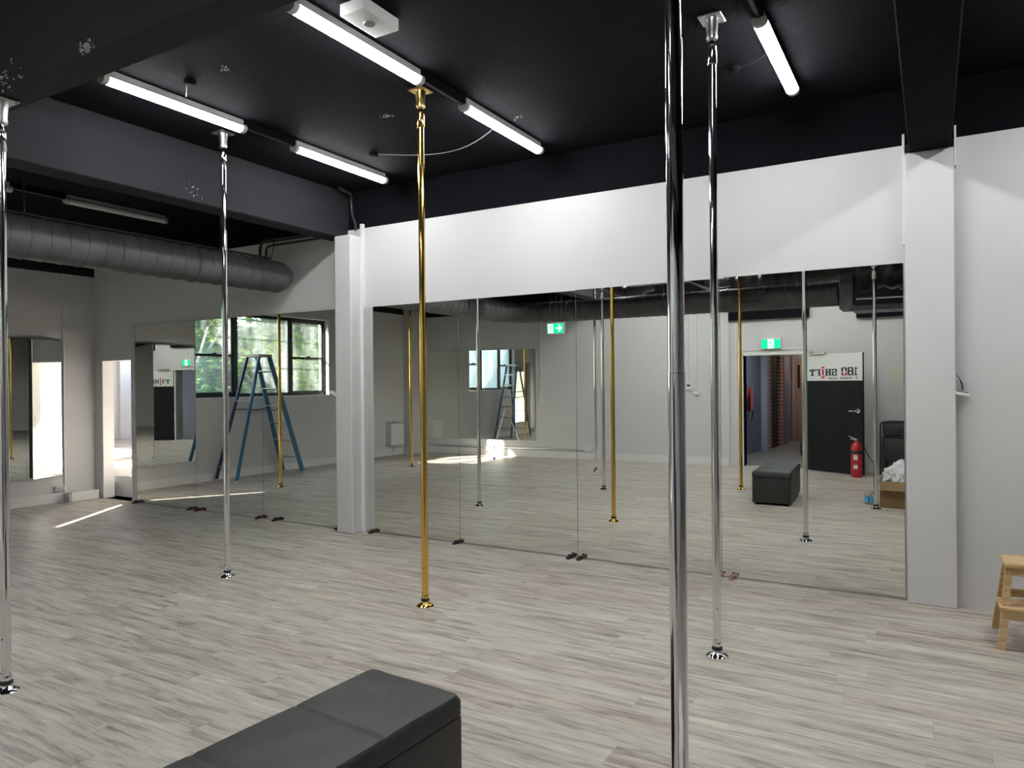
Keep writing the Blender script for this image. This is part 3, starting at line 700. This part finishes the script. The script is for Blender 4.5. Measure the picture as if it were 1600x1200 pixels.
MB().tube([(Ld-.075, -.0, 1.05), (Ld-.075, .055, 1.05), (Ld-.09, .065, 1.05), (Ld-.20, .06, 1.045)], [.014, .014, .014, .010], 10).lathe([(.036, 0), (.036, .012), (.026, .018)], (Ld-.075, .0, 1.05), 20, Matrix.Rotation(-PI/2, 4, 'X')).build('lever_handle', 'chrome', DL, True)
MB().box(.10, .42, .0, .03, 2.0, 2.03).tube([(.1, .02, 2.02), (.3, .16, 2.04), (.02, .05, 2.08)], .008, 8).build('door_closer', 'galv', DL)
def text_mesh(txt, size, bold, sx=1.0):
    c = bpy.data.curves.new('t', 'FONT'); c.body = txt; c.size = size; c.extrude = .0008; c.offset = bold; c.align_x = 'CENTER'; c.align_y = 'CENTER'
    o = bpy.data.objects.new('t', c); COL.objects.link(o); bpy.context.view_layer.update()
    dg = bpy.context.evaluated_depsgraph_get(); me = bpy.data.meshes.new_from_object(o.evaluated_get(dg))
    bpy.data.objects.remove(o); return me
def put_text(name, txt, size, x, z, m, bold=.003, w=None, lb=None, par=None):
    # text must read correctly from the room (+y side): its left is the free end of the leaf
    me = text_mesh(txt, size, bold); xs_ = [v.co.x for v in me.vertices]; ys_ = [v.co.y for v in me.vertices]
    cx, cy = (min(xs_)+max(xs_))/2, (min(ys_)+max(ys_))/2; k = w/(max(xs_)-min(xs_)) if w else 1
    me.transform(Matrix.Diagonal((k, 1, 1, 1)) @ Matrix.Translation((-cx, -cy, 0)))
    me.materials.append(M[m]); o = bpy.data.objects.new(name, me); COL.objects.link(o); o.parent = par
    o.location = (x, .0045, z); o.rotation_euler = (PI/2, 0, PI); return o
def slab(letter):   # slab-serif letters as boxes in a 1x1 cell, stroke .26
    t = .27; s = .16
    D = {'1': [(.38, .68, 0, 1), (.15, .9, 0, s), (.12, .5, .76, .92)],
         'S': [(.0, 1, .84, 1), (.0, 1, 0, .16), (0, .30, .5, 1), (.70, 1, 0, .5), (0, 1, .42, .58), (.72, 1, .68, 1), (0, .28, 0, .32)],
         'H': [(.08, .36, 0, 1), (.64, .92, 0, 1), (.0, .45, 0, s), (.55, 1, 0, s), (0, .45, 1-s, 1), (.55, 1, 1-s, 1), (.3, .7, .42, .6)],
         'F': [(.08, .38, 0, 1), (0, .5, 0, s), (0, 1, .84, 1), (.86, 1, .74, 1), (.3, .64, .42, .56)],
         'T': [(.35, .65, 0, 1), (.2, .8, 0, s), (0, 1, .84, 1), (0, .2, .62, 1), (.8, 1, .62, 1)],
         'I': [(.15, .85, 0, 1)],
         '8': [(.08, .92, .86, 1), (.04, .96, .44, .60), (.0, 1, 0, .14), (.02, .32, .5, .95), (.68, .98, .5, .95), (0, .32, .05, .5), (.68, 1, .05, .5)],
         '0': [(.1, .9, .86, 1), (0, .32, .5, .92), (.68, 1, .5, .92)],
         'o': [(.1, .9, 0, .14), (0, .32, .06, .42), (.68, 1, .06, .46)]}
    return D[letter]
def letters(name, items, m, z, h):
    b = MB()
    for ch, x, w in items:     # x = left edge as read, measured from the free end of the leaf
        for (u0, u1, v0, v1) in slab(ch):
            b.box(Ld-(x+u1*w), Ld-(x+u0*w), .003, .0045, z+v0*h, z+v1*h)
    return b.build(name, m, sp_)
sp_ = [k for k in kids(DL) if k.name.startswith('sign_panel')][0]
zb, hh = 1.630, .125
letters('lettering', [('1', .08, .07), ('8', .155, .105), ('0', .27, .105)], 'ink', zb, hh+.01)
letters('lettering_red', [('o', .27, .105)], 'inkred', zb, hh)
letters('lettering', [('S', .455, .095), ('H', .56, .115), ('F', .765, .095), ('T', .87, .11)], 'ink', zb, hh-.012)
b = MB(); xi = Ld-.718; b.box(xi-.018, xi+.018, .003, .0045, zb+.005, zb+hh-.015)
for sg, z in ((1, zb+hh+.0), (-1, zb-.012)):
    b.poly([(xi-.045, .003, z), (xi+.045, .003, z), (xi, .003, z+sg*.042)], (0, .0015, 0))
b.build('lettering_red', 'inkred', sp_)
put_text('lettering_small', 'F  TNESS  HUB', .042, Ld-.35, 1.586, 'ink', .0008, .52, par=sp_)

# ---- corridor beyond
b = MB(); b.poly([(-3.62, -2.11, 0), (-3.55, -2.11, 0), (-3.255, -4.98, 0), (-3.38, -4.98, 0)], (0, 0, 2.6)); struct(b.build('wall_corridor', 'bluewall'), 'slate blue corridor wall through the reflected doorway')
b = MB().box(-3.28, -3.13, -5.22, -4.97, 0, 2.3); struct(b.build('trim_14', 'lilac'), 'lilac grey post in the corridor')
b = MB().box(-3.5, -3.14, -5.55, -5.22, 0, 2.25).box(-3.35, -3.085, -6.75, -6.35, 0, 2.25); struct(b.build('trim_15', 'brick'), 'red brick piers beside the dark gap in the corridor')
struct(MB().box(-3.5, -3.14, -6.34, -5.56, 0, 2.6).build('gap_fill', 'rubber_k'), 'black block standing in for the dark gap between the corridor brick piers')  # black block put in for the darkness of the gap
b = MB().box(-3.5, -3.3, -8.2, -6.75, 0, 2.6).box(-3.4, -3.09, -7.6, -6.85, 0, 2.6).box(-4.6, -4.5, -6.5, -5.4, 0, 2.6); struct(b.build('wall_corridor.001', 'bluewall'), 'dark blue end of the corridor wall')
b = MB().box(-1.6, -1.5, -8.2, -2.1, 0, 2.6).box(-4.6, -1.4, -8.4, -8.2, 0, 2.6).box(-4.6, -3.05, -8.2, -8.1, 0, 2.6).box(-3.7, -3.0, -2.2, -2.1, 0, 2.6)
struct(b.build('wall_corridor.002', 'lilac'), 'pale corridor wall behind the door frame')
struct(MB().box(-4.6, -1.4, -8.4, -2.1, 2.42, 2.62).build('ceiling.002', 'blackmetal'), 'dark corridor ceiling')
struct(MB().box(-3.6, -1.5, -8.2, -2.12, .0, .004).build('floor.003', 'conc'), 'grey corridor floor')
r = thing('lift_door', 'bronze coloured lift door at the end of the reflected corridor', 'lift door', (-2.95, -8.15, 0))
MB().box(-.14, .6, 0, .04, .02, 2.10, .004, 1).build('door_panel', 'bronze', r)
MB().box(-.02, .05, .04, .05, 1.35, 1.95, .003, 1).build('glass_slit', 'blackplastic', r); MB().box(-.17, -.14, 0, .07, .02, 2.12).build('frame_post', 'steel', r)
r = thing('hose_reel', 'red fire hose reel on the slate blue corridor wall', 'hose reel', (-3.345, -3.85, 1.17), -.10)
b = MB()
for k in range(4): b.tube([(.02+.03*k, .23*math.cos(t*PI/12), .23*math.sin(t*PI/12)) for t in range(25)], .018, 10, False)
b.build('coiled_hose', 'hose_red', r, True)
mt_ = Matrix.Rotation(PI/2, 4, 'Y')
MB().lathe([(.27, 0), (.27, .012), (.10, .014), (.10, .10), (.27, .115), (.27, .128), (.05, .13)], (0, 0, 0), 32, mt_).build('reel_drum', 'red', r, True)
MB().tube([(.13, -.1, -.22), (.12, -.12, -.36), (.10, -.10, -.45)], [.014, .012, .008], 8).build('nozzle', 'blackplastic', r, True)
r = thing('trolley_wheel', 'black wheel poking past the reflected door frame', 'wheel', (-2.26, -4.1, .17))
b = MB(); b.tube([(.0, .13*math.cos(t*PI/12), .13*math.sin(t*PI/12)) for t in range(25)], .04, 12, False); b.build('tyre', 'rubber_k', r, True)
MB().lathe([(.10, -.02), (.10, .02), (.03, .03)], (0, 0, 0), 20, mt_).build('hub', 'steel', r, True)
MB().tube([(0, 0, 0), (.14, 0, 0), (.14, 0, .45)], .012, 8).build('axle', 'blackmetal', r, True)
lr = thing('corridor_light', 'warm ceiling light near the lift, out of direct view', 'ceiling light', (-2.45, -7.5, 2.42))
MB().box(-.15, .15, -.15, .15, -.05, -.001, .01, 2).build('housing', 'plastic_w', lr)
MB().box(-.13, .13, -.13, .13, -.058, -.05).build('diffuser', mat('warm_lamp', (.9, .8, .7), .4, emit=(1, .72, .55), estr=40), lr)
lr = thing('corridor_light', 'unseen cool fill light added near the hose reel to brighten the corridor wall', 'ceiling light', (-2.6, -3.6, 2.42))  # added lamp that brightens the blue corridor wall
MB().box(-.15, .15, -.15, .15, -.05, -.001, .01, 2).build('housing', 'plastic_w', lr)
MB().box(-.13, .13, -.13, .13, -.058, -.05).build('diffuser', mat('cool_fill', (.9, .9, .9), .4, emit=(.85, .92, 1), estr=60), lr)

# ------------------------------------------------------------------ ottoman bench
OT = thing('storage_bench', 'long black faux leather storage bench in the foreground, also seen in the mirror', 'bench', (-1.763, 1.608, 0), -.055)
hw, hl = .235, .60
def pad(hw, hl, z0, z1, seams, puff, rnd):
    b = MB(); nx, ny = 28, 72; g = {}
    for i in range(nx+1):
        for j in range(ny+1):
            x = -hw+2*hw*i/nx; y = -hl+2*hl*j/ny
            ex = min(hw-abs(x), hl-abs(y)); z = z1 - (rnd-math.sqrt(max(0, rnd*rnd-(rnd-ex)**2)) if ex < rnd else 0)
            z += puff*(1-(x/hw)**2)*(.3+.7*min(1, min(abs(y-s_) for s_ in seams+[-hl, hl])/.08))
            z += .0035*noise.noise(Vector((x*7, y*5, 1)))
            for s_ in seams:
                z -= .004*math.exp(-((y-s_)/.006)**2)
            dx, dy = abs(x)-(hw-.035), abs(y)-(hl-.035)
            if dx > 0 and dy > 0:
                l_ = max(dx, dy); h_ = math.hypot(dx, dy); x = math.copysign(hw-.035+dx/h_*l_, x); y = math.copysign(hl-.035+dy/h_*l_, y)
            g[i, j] = b.bm.verts.new((x, y, z))
    for i in range(nx):
        for j in range(ny): b.bm.faces.new((g[i, j], g[i+1, j], g[i+1, j+1], g[i, j+1]))
    rim = [g[i, 0] for i in range(nx+1)]+[g[nx, j] for j in range(1, ny+1)]+[g[i, ny] for i in range(nx-1, -1, -1)]+[g[0, j] for j in range(ny-1, 0, -1)]
    low = [b.bm.verts.new((v.co.x, v.co.y, z0)) for v in rim]; n = len(rim)
    for k in range(n): b.bm.faces.new((rim[k], low[k], low[(k+1) % n], rim[(k+1) % n]))
    b.bm.faces.new(low)
    return b
lid = pad(hw, hl, .345, .415, [-.2, .2], .006, .022).build('padded_lid', 'leather', OT, True)
b = MB()
for s_ in (-.2, .2):
    for dy in (-.005, .005):
        for k in range(58): x = -.22+k*.0076; b.box(x, x+.0045, s_+dy-.0006, s_+dy+.0006, .4145, .4172)
st_ = b; stitches = [MB(), MB()]; st_.bm.free()
for q, s_ in zip(stitches, (-.2, .2)):
    for dy in (-.005, .005):
        for k in range(58): x = -.22+k*.0076; q.box(x, x+.0045, s_+dy-.0004, s_+dy+.0004, .4165+.006*.3*(1-(x/hw)**2)-.001, .4165+.006*.3*(1-(x/hw)**2))
    q.build('seam_stitching', 'blackplastic', lid)
MB().box(-hw+.006, hw-.006, -hl+.006, hl-.006, .025, .340, .012, 3).build('storage_box', 'leather', OT, True)
b = MB()
for s_ in (-.2, .2): b.box(hw-.0065, hw-.0045, s_-.002, s_+.002, .03, .335); b.box(-hw+.0045, -hw+.0065, s_-.002, s_+.002, .03, .335)
b.build('side_seam', 'blackplastic', OT)
for sx in (-1, 1):
    for sy in (-1, 1): MB().lathe([(.018, 0), (.022, .027)], (sx*(hw-.05), sy*(hl-.05), 0), 12).build('foot', 'blackplastic', OT, True)

# ------------------------------------------------------------------ step stool
ST = thing('step_stool', 'small two-step pine stool at the right edge of the view', 'stool', (.56, 5.20, 0), 0)
SW = .225
def plank(b, x0, x1, y0, y1, z0, z1): b.box(x0, x1, y0, y1, z0, z1, .006, 2)
b = MB(); plank(b, -SW+.02-.0, SW-.02, -.22+.0, .06, .470, .495); b.build('top_step', 'pine', ST)
b = MB(); plank(b, -SW-.005, SW+.005, -.25, -.01, .225, .250); b.build('lower_step', 'pine', ST)
def leg(name, p, q, w=.018, dpt=.024):
    b = MB(); p, q = Vector(p), Vector(q)
    b.poly([(p.x-w, p.y-dpt, p.z), (p.x+w, p.y-dpt, p.z), (p.x+w, p.y+dpt, p.z), (p.x-w, p.y+dpt, p.z)], q-p); return b.build(name, 'pine', ST)
for sx in (-1, 1):
    leg('front_leg', (sx*(SW-.005), -.215, 0), (sx*(SW-.045), -.175, .470))
    leg('back_leg', (sx*(SW+.0), .20, 0), (sx*(SW-.045), -.01, .470))
b = MB(); b.box(-SW+.05, SW-.05, -.20, -.182, .425, .468, .002, 1); b.box(-SW+.05, SW-.05, -.012, .006, .425, .468, .002, 1); b.build('top_rail', 'pine', ST)
MB().box(-SW+.02, SW-.02, -.225, -.207, .175, .224, .002, 1).build('lower_rail', 'pine', ST); MB().box(-SW+.02, SW-.02, .08, .10, .235, .285, .002, 1).build('rear_rail', 'pine', ST)
b = MB()
for sx in (-1, 1): b.box(sx*(SW-.022)-.009, sx*(SW-.022)+.009, -.20, .09, .195, .224, .002, 1)
b.build('side_rail', 'pine', ST)

# ------------------------------------------------------------------ circuit board on pilaster etc
r = thing('circuit_board', 'small green circuit board in a white tray sticking out beside the wide pilaster', 'device', (.145, 5.735, 1.475))
MB().box(0, .085, -.03, .03, -.020, .0, .002, 1, Matrix.Rotation(.22, 4, 'Y')).build('tray', 'plastic_w', r)
MB().box(.006, .075, -.022, .026, .000, .007, 0, 1, Matrix.Rotation(.22, 4, 'Y')).build('board', 'pcb', r)
b = MB()
for k in range(3): b.tube([(.045-.006*k, .01, .005), (.040-.004*k, .012, .05), (.02, .012, .09), (.002, .012, .115)], .002, 6)
b.build('wire', 'blackplastic', r)
r = thing('device_bracket', 'white bracket leaning out of the narrow pilaster, seen only in the left mirror', 'bracket', (-5.43, 5.66, 1.42))
MB().box(-.13, .0, -.03, .03, 0, .02, .003, 1, Matrix.Rotation(.45, 4, 'Y')).build('tray', 'plastic_w', r)
MB().tube([(-.03, 0, .03), (-.04, 0, .07), (-.002, 0, .12)], .003, 6).build('wire', 'blackplastic', r)
r = thing('floor_box', 'white cover box on the floor in the far left corner', 'box', (-10.18, 5.62, 0))
MB().box(.0, .13, -.24, .13, 0, .125, .004, 1).build('cover', 'plastic_w', r); MB().box(.0, .135, -.28, -.24, 0, .115).build('side_plate', 'galv', r)
r = thing('wall_socket', 'white double socket low on the side wall beside the corner box', 'socket', (XL, 5.29, .185))
MB().box(0, .035, -.06, .06, -.035, .035, .004, 1).build('box', 'plastic_w', r); MB().box(.035, .037, -.05, .05, -.027, .027).build('face_plate', 'plastic_g', r)
tag(MB().box(XL, XL+.018, 5.358, 5.378, .13, 3.10).build('cable_cover', 'gloss_white'), 'thin vertical cable cover in the far left corner', 'cable cover')
r = thing('wall_heater', 'white box heater on the side wall near the reflected corner', 'heater', (XL, -.72, .46))
MB().box(0, .14, -.22, .22, -.24, .24, .012, 2).build('casing', 'plastic_w', r); MB().tube([(.05, .0, -.24), (.05, .02, -.32), (.03, .05, -.36), (.01, .05, -.38)], .012, 8).build('power_lead', 'plastic_g', r, True)
def wallbox(name, lb, cat, x, z, w, h, y=-1.84, face=None, t=.03):
    r = thing(name, lb, cat, (x, y, z)); MB().box(-w/2, w/2, 0, t, -h/2, h/2, .004, 1).build('casing', 'plastic_w', r)
    if face: face(r)
    return r
wallbox('thermostat', 'white thermostat with a dark display on the back wall, reflected', 'thermostat', -3.95, 1.46, .10, .12, face=lambda r: MB().box(-.03, .03, .03, .032, .0, .035).build('display', 'blackplastic', r))
wallbox('wall_switch', 'white switch under a conduit beside the reflected thermostat', 'switch', -3.80, 1.33, .12, .05)
b = MB(); b.box(-3.95-.006, -3.95+.006, -1.84, -1.826, 1.52, 3.0); b.box(-3.80-.006, -3.80+.006, -1.84, -1.826, 1.35, 3.0)
tag(b.build('wall_conduit', 'plastic_w'), 'pair of thin white conduits above the reflected thermostat', 'conduit')
p = onback(-7.03, .012); tag(MB().box(p.x-.01, p.x+.01, p.y-.008, p.y+.014, 1.22, 3.0).build('wall_conduit', 'plastic_w'), 'thin white conduit beside the reflected angled wall mirrors', 'conduit')
p = onback(-7.03, .0); wallbox('wall_switch', 'white light switch under the conduit beside the reflected angled mirrors', 'switch', p.x, 1.17, .075, .12, p.y)
b = MB(); b.poly(*back_prism(.12, .93, .0, .022, .165, .185)); tag(b.build('wall_conduit', 'galv'), 'grey horizontal conduit above the reflected baseboard', 'conduit')
p = onback(-6.0, .0); wallbox('wall_socket', 'white socket at the end of the low reflected conduit', 'socket', p.x, .195, .16, .08, p.y)
tag(MB().box(-.57, -.40, -1.87, -1.866, 1.53, 1.73).build('paper_note', 'paper'), 'square cream paper on the back wall above the reflected folded chairs', 'paper')

# ------------------------------------------------------------------ ladder
LD = thing('step_ladder', 'tall blue A-frame step ladder under the window, seen in the left mirrors', 'ladder', (-9.83, 3.22, 0), PI/2)
# local: +x -> world +y (back legs), y across
def beam(p, q, w, t, m, name, par=LD):
    p, q = Vector(p), Vector(q); dd = (q-p).normalized(); side = Vector((0, 1, 0)); side = (side-dd*side.dot(dd)).normalized(); n = dd.cross(side)
    b = MB(); b.poly([p+side*t/2+n*w/2, p-side*t/2+n*w/2, p-side*t/2-n*w/2, p+side*t/2-n*w/2], q-p); return b.build(name, m, par)
HT = 2.04
for sy in (-1, 1):
    f = beam((-.74, sy*.25, .02), (-.10, sy*.155, HT), .075, .03, 'ladder', 'front_rail')
    bk = beam((.66, sy*.25, .02), (.10, sy*.145, HT), .05, .028, 'ladder_dark' if sy > 0 else 'ladder', 'rear_rail')
    MB().box(-.79, -.69, sy*.25-.022, sy*.25+.022, 0, .035, .004, 1).build('rubber_foot', 'rubber', f)
    MB().box(.625, .70, sy*.25-.022, sy*.25+.022, 0, .035, .004, 1).build('rubber_foot', 'rubber', bk)
MB().box(-.15, .13, -.175, .175, HT-.01, HT+.035, .008, 2).build('top_cap', 'rubber', LD)
for k in range(6):
    z = .30*(k+1); t = z/HT; x = -.74+.64*t; w = .25-.095*t
    MB().box(x-.045, x+.045, -w, w, z-.006, z+.006).box(x-.045, x-.038, -w, w, z-.03, z).build('step', 'alu', LD)
for k, z in enumerate((.22, .75, 1.3)):
    t = z/HT; x = .66-.56*t; w = .25-.105*t; MB().box(x-.012, x+.012, -w, w, z-.012, z+.012).build('rear_brace', 'alu', LD)
for sy in (-1, 1):
    MB().tube([(-.38, sy*.19, 1.18), (-.15, sy*.19, 1.13), (.02, sy*.185, 1.15), (.35, sy*.19, 1.16)], .009, 8).build('spreader', 'blackmetal', LD)

# leaning stick
r = thing('mop', 'thin white mop leaning on the reflected angled mirror', 'mop', (-7.78, -.90, 0))
tp = onback(-7.87, .025); MB().tube([(0, 0, .03), (tp.x+7.78, tp.y+.90, 1.0)], .010, 10).build('handle', 'plastic_w', r, True)
MB().box(-.05, .08, -.05, .04, 0, .045, .01, 2).build('mop_head', 'bluewall', r)

# ------------------------------------------------------------------ extinguisher
EX = thing('fire_extinguisher', 'red fire extinguisher on the floor before the open black door, seen in the mirror', 'fire extinguisher', (-1.04, -1.14, 0))
MB().lathe([(.078, 0), (.082, .01), (.082, .47), (.075, .51), (.05, .545), (.028, .56), (.026, .585)], n=32).build('cylinder', 'red', EX, True)
tag(MB().lathe([(.0828, .37), (.0828, .43)], n=32).build('black_band', 'blackplastic', EX, True), 'black band around the shoulder')
b = MB()
for z0, z1 in ((.28, .36), (.14, .20)):
    n = 6
    for k in range(n):
        a0 = 1.3+.12*k; a1 = a0+.12
        b.poly([(.0825*math.cos(a0), .0825*math.sin(a0), z0), (.0825*math.cos(a1), .0825*math.sin(a1), z0), (.0825*math.cos(a1), .0825*math.sin(a1), z1), (.0825*math.cos(a0), .0825*math.sin(a0), z1)], (.0008, .0015, 0))
b.build('paper_label', 'plastic_w', EX)
MB().box(-.012, .012, -.015, .015, .585, .61).tube([(0, 0, .605), (-.05, 0, .625), (-.11, .01, .655)], [.012, .010, .006], 8).tube([(0, 0, .59), (-.05, 0, .60), (-.09, .01, .61)], .007, 8).build('squeeze_handle', 'steel', EX, True)
MB().tube([(.015, 0, .60), (.06, .01, .585), (.10, .02, .52), (.15, .04, .40), (.21, .05, .29), (.27, .05, .24), (.28, .05, .15)], .008, 8).build('hose', 'rubber_k', EX, True)
MB().tube([(.28, .05, .16), (.285, .05, .0)], [.012, .018], 10).build('discharge_horn', 'blackplastic', EX, True)

# ------------------------------------------------------------------ folded chairs
def chair(x, y, tilt, lb):
    r = thing('folding_chair', lb, 'chair', (x, y, 0), 0, 'black folding chairs leaning on the back wall')
    r.rotation_euler = (tilt, 0, 0)
    w = .225
    fr = [(-w, 0, 0), (-w, 0, .45), (-w, 0, .80)] + [(-w+.07*(1-math.cos(a)), 0, .80+.07*math.sin(a)) for a in (.5, 1.0, PI/2)] + [(w-.07*(1-math.cos(a)), 0, .80+.07*math.sin(a)) for a in (PI/2, 1.0, .5)] + [(w, 0, .80), (w, 0, .45), (w, 0, 0)]
    MB().tube(fr, .013, 10).build('outer_frame', 'blackmetal', r, True)
    w2 = .19
    fr = [(-w2, .03, .03), (-w2, .03, .62)] + [(-w2+.05*(1-math.cos(a)), .03, .62+.05*math.sin(a)) for a in (.7, PI/2)] + [(w2-.05*(1-math.cos(a)), .03, .62+.05*math.sin(a)) for a in (PI/2, .7)] + [(w2, .03, .62), (w2, .03, .03)]
    MB().tube(fr, .011, 10).build('inner_frame', 'blackmetal', r, True)
    MB().box(-w+.03, w-.03, -.022, .018, .67, .85, .016, 3).build('backrest', 'leather', r, True)
    MB().box(-w2+.015, w2-.015, .025, .06, .22, .60, .016, 3).build('seat', 'leather', r, True)
    MB().tube([(-w, 0, .12), (w, 0, .12)], .008, 8).build('stretcher', 'blackmetal', r, True)
chair(-.50, -1.62, .12, 'black folding chair folded upright behind the cardboard box, foremost of two')
chair(-.44, -1.74, .07, 'black folding chair folded against the wall, behind the foremost one')

# ------------------------------------------------------------------ cardboard box with plastic, bottles
CB = thing('cardboard_box', 'open brown cardboard box on the floor, seen at the right edge of the mirror', 'box', (-.30, 1.42, 0))
b = MB(); X, Y_, H_ = .25, .33, .32; t = .005
b.box(-X, X, -Y_, Y_, 0, t); b.box(-X, X, Y_-t, Y_, t, H_); b.box(-X, X, -Y_, -Y_+t, t, H_); b.box(-X, -X+t, -Y_+t, Y_-t, t, H_); b.box(X-t, X, -Y_+t, Y_-t, t, H_)
b.build('carton', 'card', CB)
b = MB(); b.poly([(-X, Y_, H_), (X, Y_, H_), (X-.01, Y_+.09, H_-.10), (-X+.01, Y_+.09, H_-.10)], (0, .004, .003)); b.poly([(-X, -Y_, H_), (-X, Y_, H_), (-X-.05, Y_-.02, H_-.08), (-X-.05, -Y_+.02, H_-.08)], (-.003, 0, .003)); b.build('flap', 'card', CB)
b = MB(); bmesh.ops.create_icosphere(b.bm, subdivisions=5, radius=1)
for v in b.bm.verts:
    c = v.co.copy(); n1 = noise.noise(c*2.3)*.22 + noise.noise(c*6)*.12 + noise.noise(c*15)*.05
    v.co = Vector((c.x*.225, c.y*.29, c.z*.19))*(1+n1)
    v.co.x = max(-.238, min(.238, v.co.x)); v.co.y = max(-.318, min(.318, v.co.y))
o = b.build('plastic_wrap', 'poly', None, True, (-.30, 1.42, .34)); tag(o, 'crumpled white plastic sheeting stuffed in the cardboard box', 'plastic sheeting')
for k, (x, y) in enumerate(((-.70, 1.56), (-.635, 1.60))):
    r = thing('water_bottle', ['small blue bottle left of the cardboard box, standing apart from the pole', 'small blue bottle left of the cardboard box, nearer the pole'][k], 'bottle', (x, y, 0), 0, 'two blue bottles by the cardboard box')
    MB().lathe([(.028, 0), (.031, .006), (.031, .12), (.022, .15), (.012, .165), (.012, .18)], n=20).build('bottle_body', 'clear', r, True)
    MB().lathe([(.0318, .03), (.0318, .10)], n=20).build('bottle_label', 'bottleblue', r, True); MB().lathe([(.014, .175), (.014, .195)], n=14).build('cap', 'plastic_w', r, True)

# ------------------------------------------------------------------ outside: ground, trees, neighbour
struct(MB().box(-60, -10.45, -40, 5.7, -2.2, -2.0).build('ground', 'grass'), 'garden ground outside the window').name = 'ground'
def tree(x, y, h, rad, n, lb, lean=0.0, seed=1, zc=None):
    rnd = random.Random(seed); r = thing('tree', lb, 'tree', (x, y, -2.0), 0, 'trees outside the window')
    b = MB(); b.tube([(0, 0, 0), (lean*.3, .05, h*.3), (lean*.7, 0, h*.6), (lean, .1, h*.9)], [.17, .14, .10, .04], 10)
    for k in range(5):
        a = rnd.uniform(0, 6.28); z = h*rnd.uniform(.3, .7); b.tube([(lean*z/h, 0, z), (lean*z/h+.7*math.cos(a), .7*math.sin(a), z+.8), (lean*z/h+1.3*math.cos(a), 1.3*math.sin(a), z+1.7)], [.06, .04, .02], 7)
    b.build('trunk', 'bark', r, True)
    b = MB(); cl = [(rnd.gauss(0, rad*.5), rnd.gauss(0, rad*.5), h*rnd.uniform(.35, 1.0)) for _ in range(26)]
    for k in range(n):
        c = rnd.choice(cl); p = Vector((c[0]+rnd.gauss(0, .32)+lean*.5, c[1]+rnd.gauss(0, .32), c[2]+rnd.gauss(0, .26)))
        s_ = rnd.uniform(.06, .13); q = Matrix.Rotation(rnd.uniform(0, 6.28), 3, 'Z') @ Matrix.Rotation(rnd.uniform(-1.2, 1.2), 3, 'X')
        vs = [b.bm.verts.new(p + q @ Vector(v)) for v in ((-s_, 0, 0), (0, -s_*.5, 0), (s_, 0, 0), (0, s_*.5, 0))]; b.bm.faces.new(vs)
    b.build('foliage', 'leaf', r)
tree(-13.6, -.9, 6.2, 1.4, 13000, 'leafy tree outside the middle window pane', -.4, 3)
tree(-14.8, 1.3, 6.4, 1.5, 13000, 'leafy tree outside the window, nearest the doorway side', .3, 5)
tree(-12.9, -3.2, 6.0, 1.4, 13000, 'leafy tree outside the right window pane', .2, 8)
tree(-18.5, -1.0, 8.0, 2.4, 18000, 'tall tree standing behind the others, nearest the doorway side', 0, 17)
tree(-17.5, -4.5, 8.0, 2.6, 22000, 'taller tree standing behind the others outside the window', 0, 11)
r = thing('neighbour_building', 'pale brick building behind the trees outside the window', 'building', (-26, -12, -2))
MB().box(-1, 1, -6, 4.5, 0, 6).build('wall', 'brick', r); b = MB()
for k in range(3): b.box(1, 1.05, -4.5+k*3, -3.3+k*3, 2.5, 4.2)
b.build('window', 'plastic_g', r)
for k, z in enumerate((2.75, 3.25)):
    tag(MB().tube([(-11.3, -8, z+.2), (-11.3, -2, z), (-11.3, 5.5, z+.1)], .012, 6).build('overhead_wire', 'blackmetal'), ['lower overhead wire outside the window', 'upper overhead wire outside the window'][k], 'wire')

# ------------------------------------------------------------------ light, world, camera
w = bpy.data.worlds.new('world'); sc.world = w; w.use_nodes = True; nt = w.node_tree
bg = nt.nodes['Background']; sky = nt.nodes.new('ShaderNodeTexSky'); sky.sky_type = 'NISHITA'; sky.sun_disc = False
sky.sun_elevation = math.radians(29); sky.sun_rotation = math.radians(-33); sky.air_density = 1.0; sky.dust_density = 1.5
nt.links.new(sky.outputs[0], bg.inputs[0]); bg.inputs[1].default_value = 1.7
sun = bpy.data.lights.new('sun', 'SUN'); sun.energy = 34; sun.angle = math.radians(.6); sun.color = (1, .93, .82)
so = bpy.data.objects.new('sun', sun); COL.objects.link(so)
so.rotation_euler = Vector((.55, -.835, -.55)).to_track_quat('-Z', 'Y').to_euler(); so.location = (-15, 8, 8)

cam = bpy.data.cameras.new('camera'); co = bpy.data.objects.new('camera', cam); COL.objects.link(co); sc.camera = co
F_PX = 1122; cam.sensor_fit = 'HORIZONTAL'; cam.sensor_width = 36; cam.lens = F_PX/1600*36; cam.clip_start = .05; cam.clip_end = 200
yw, pt, rl = math.radians(30.27), math.radians(-.1), math.radians(-.53)
fwd = Vector((-math.sin(yw)*math.cos(pt), math.cos(yw)*math.cos(pt), math.sin(pt))); rt = Vector((math.cos(yw), math.sin(yw), 0)); up = rt.cross(fwd)
Rv = rt*math.cos(rl)+up*math.sin(rl); Uv = -rt*math.sin(rl)+up*math.cos(rl)
mw = Matrix(((Rv.x, Uv.x, -fwd.x, 0), (Rv.y, Uv.y, -fwd.y, 0), (Rv.z, Uv.z, -fwd.z, 1.56), (0, 0, 0, 1))); co.matrix_world = mw
sc.view_settings.view_transform = 'Standard'; sc.view_settings.look = 'None'; sc.view_settings.gamma = 1; sc.view_settings.exposure = .2
sc.view_settings.use_curve_mapping = False
cy = sc.cycles; cy.max_bounces = 14; cy.glossy_bounces = 10; cy.diffuse_bounces = 5; cy.transparent_max_bounces = 12; cy.caustics_reflective = False; cy.caustics_refractive = False
cy.sample_clamp_indirect = 8
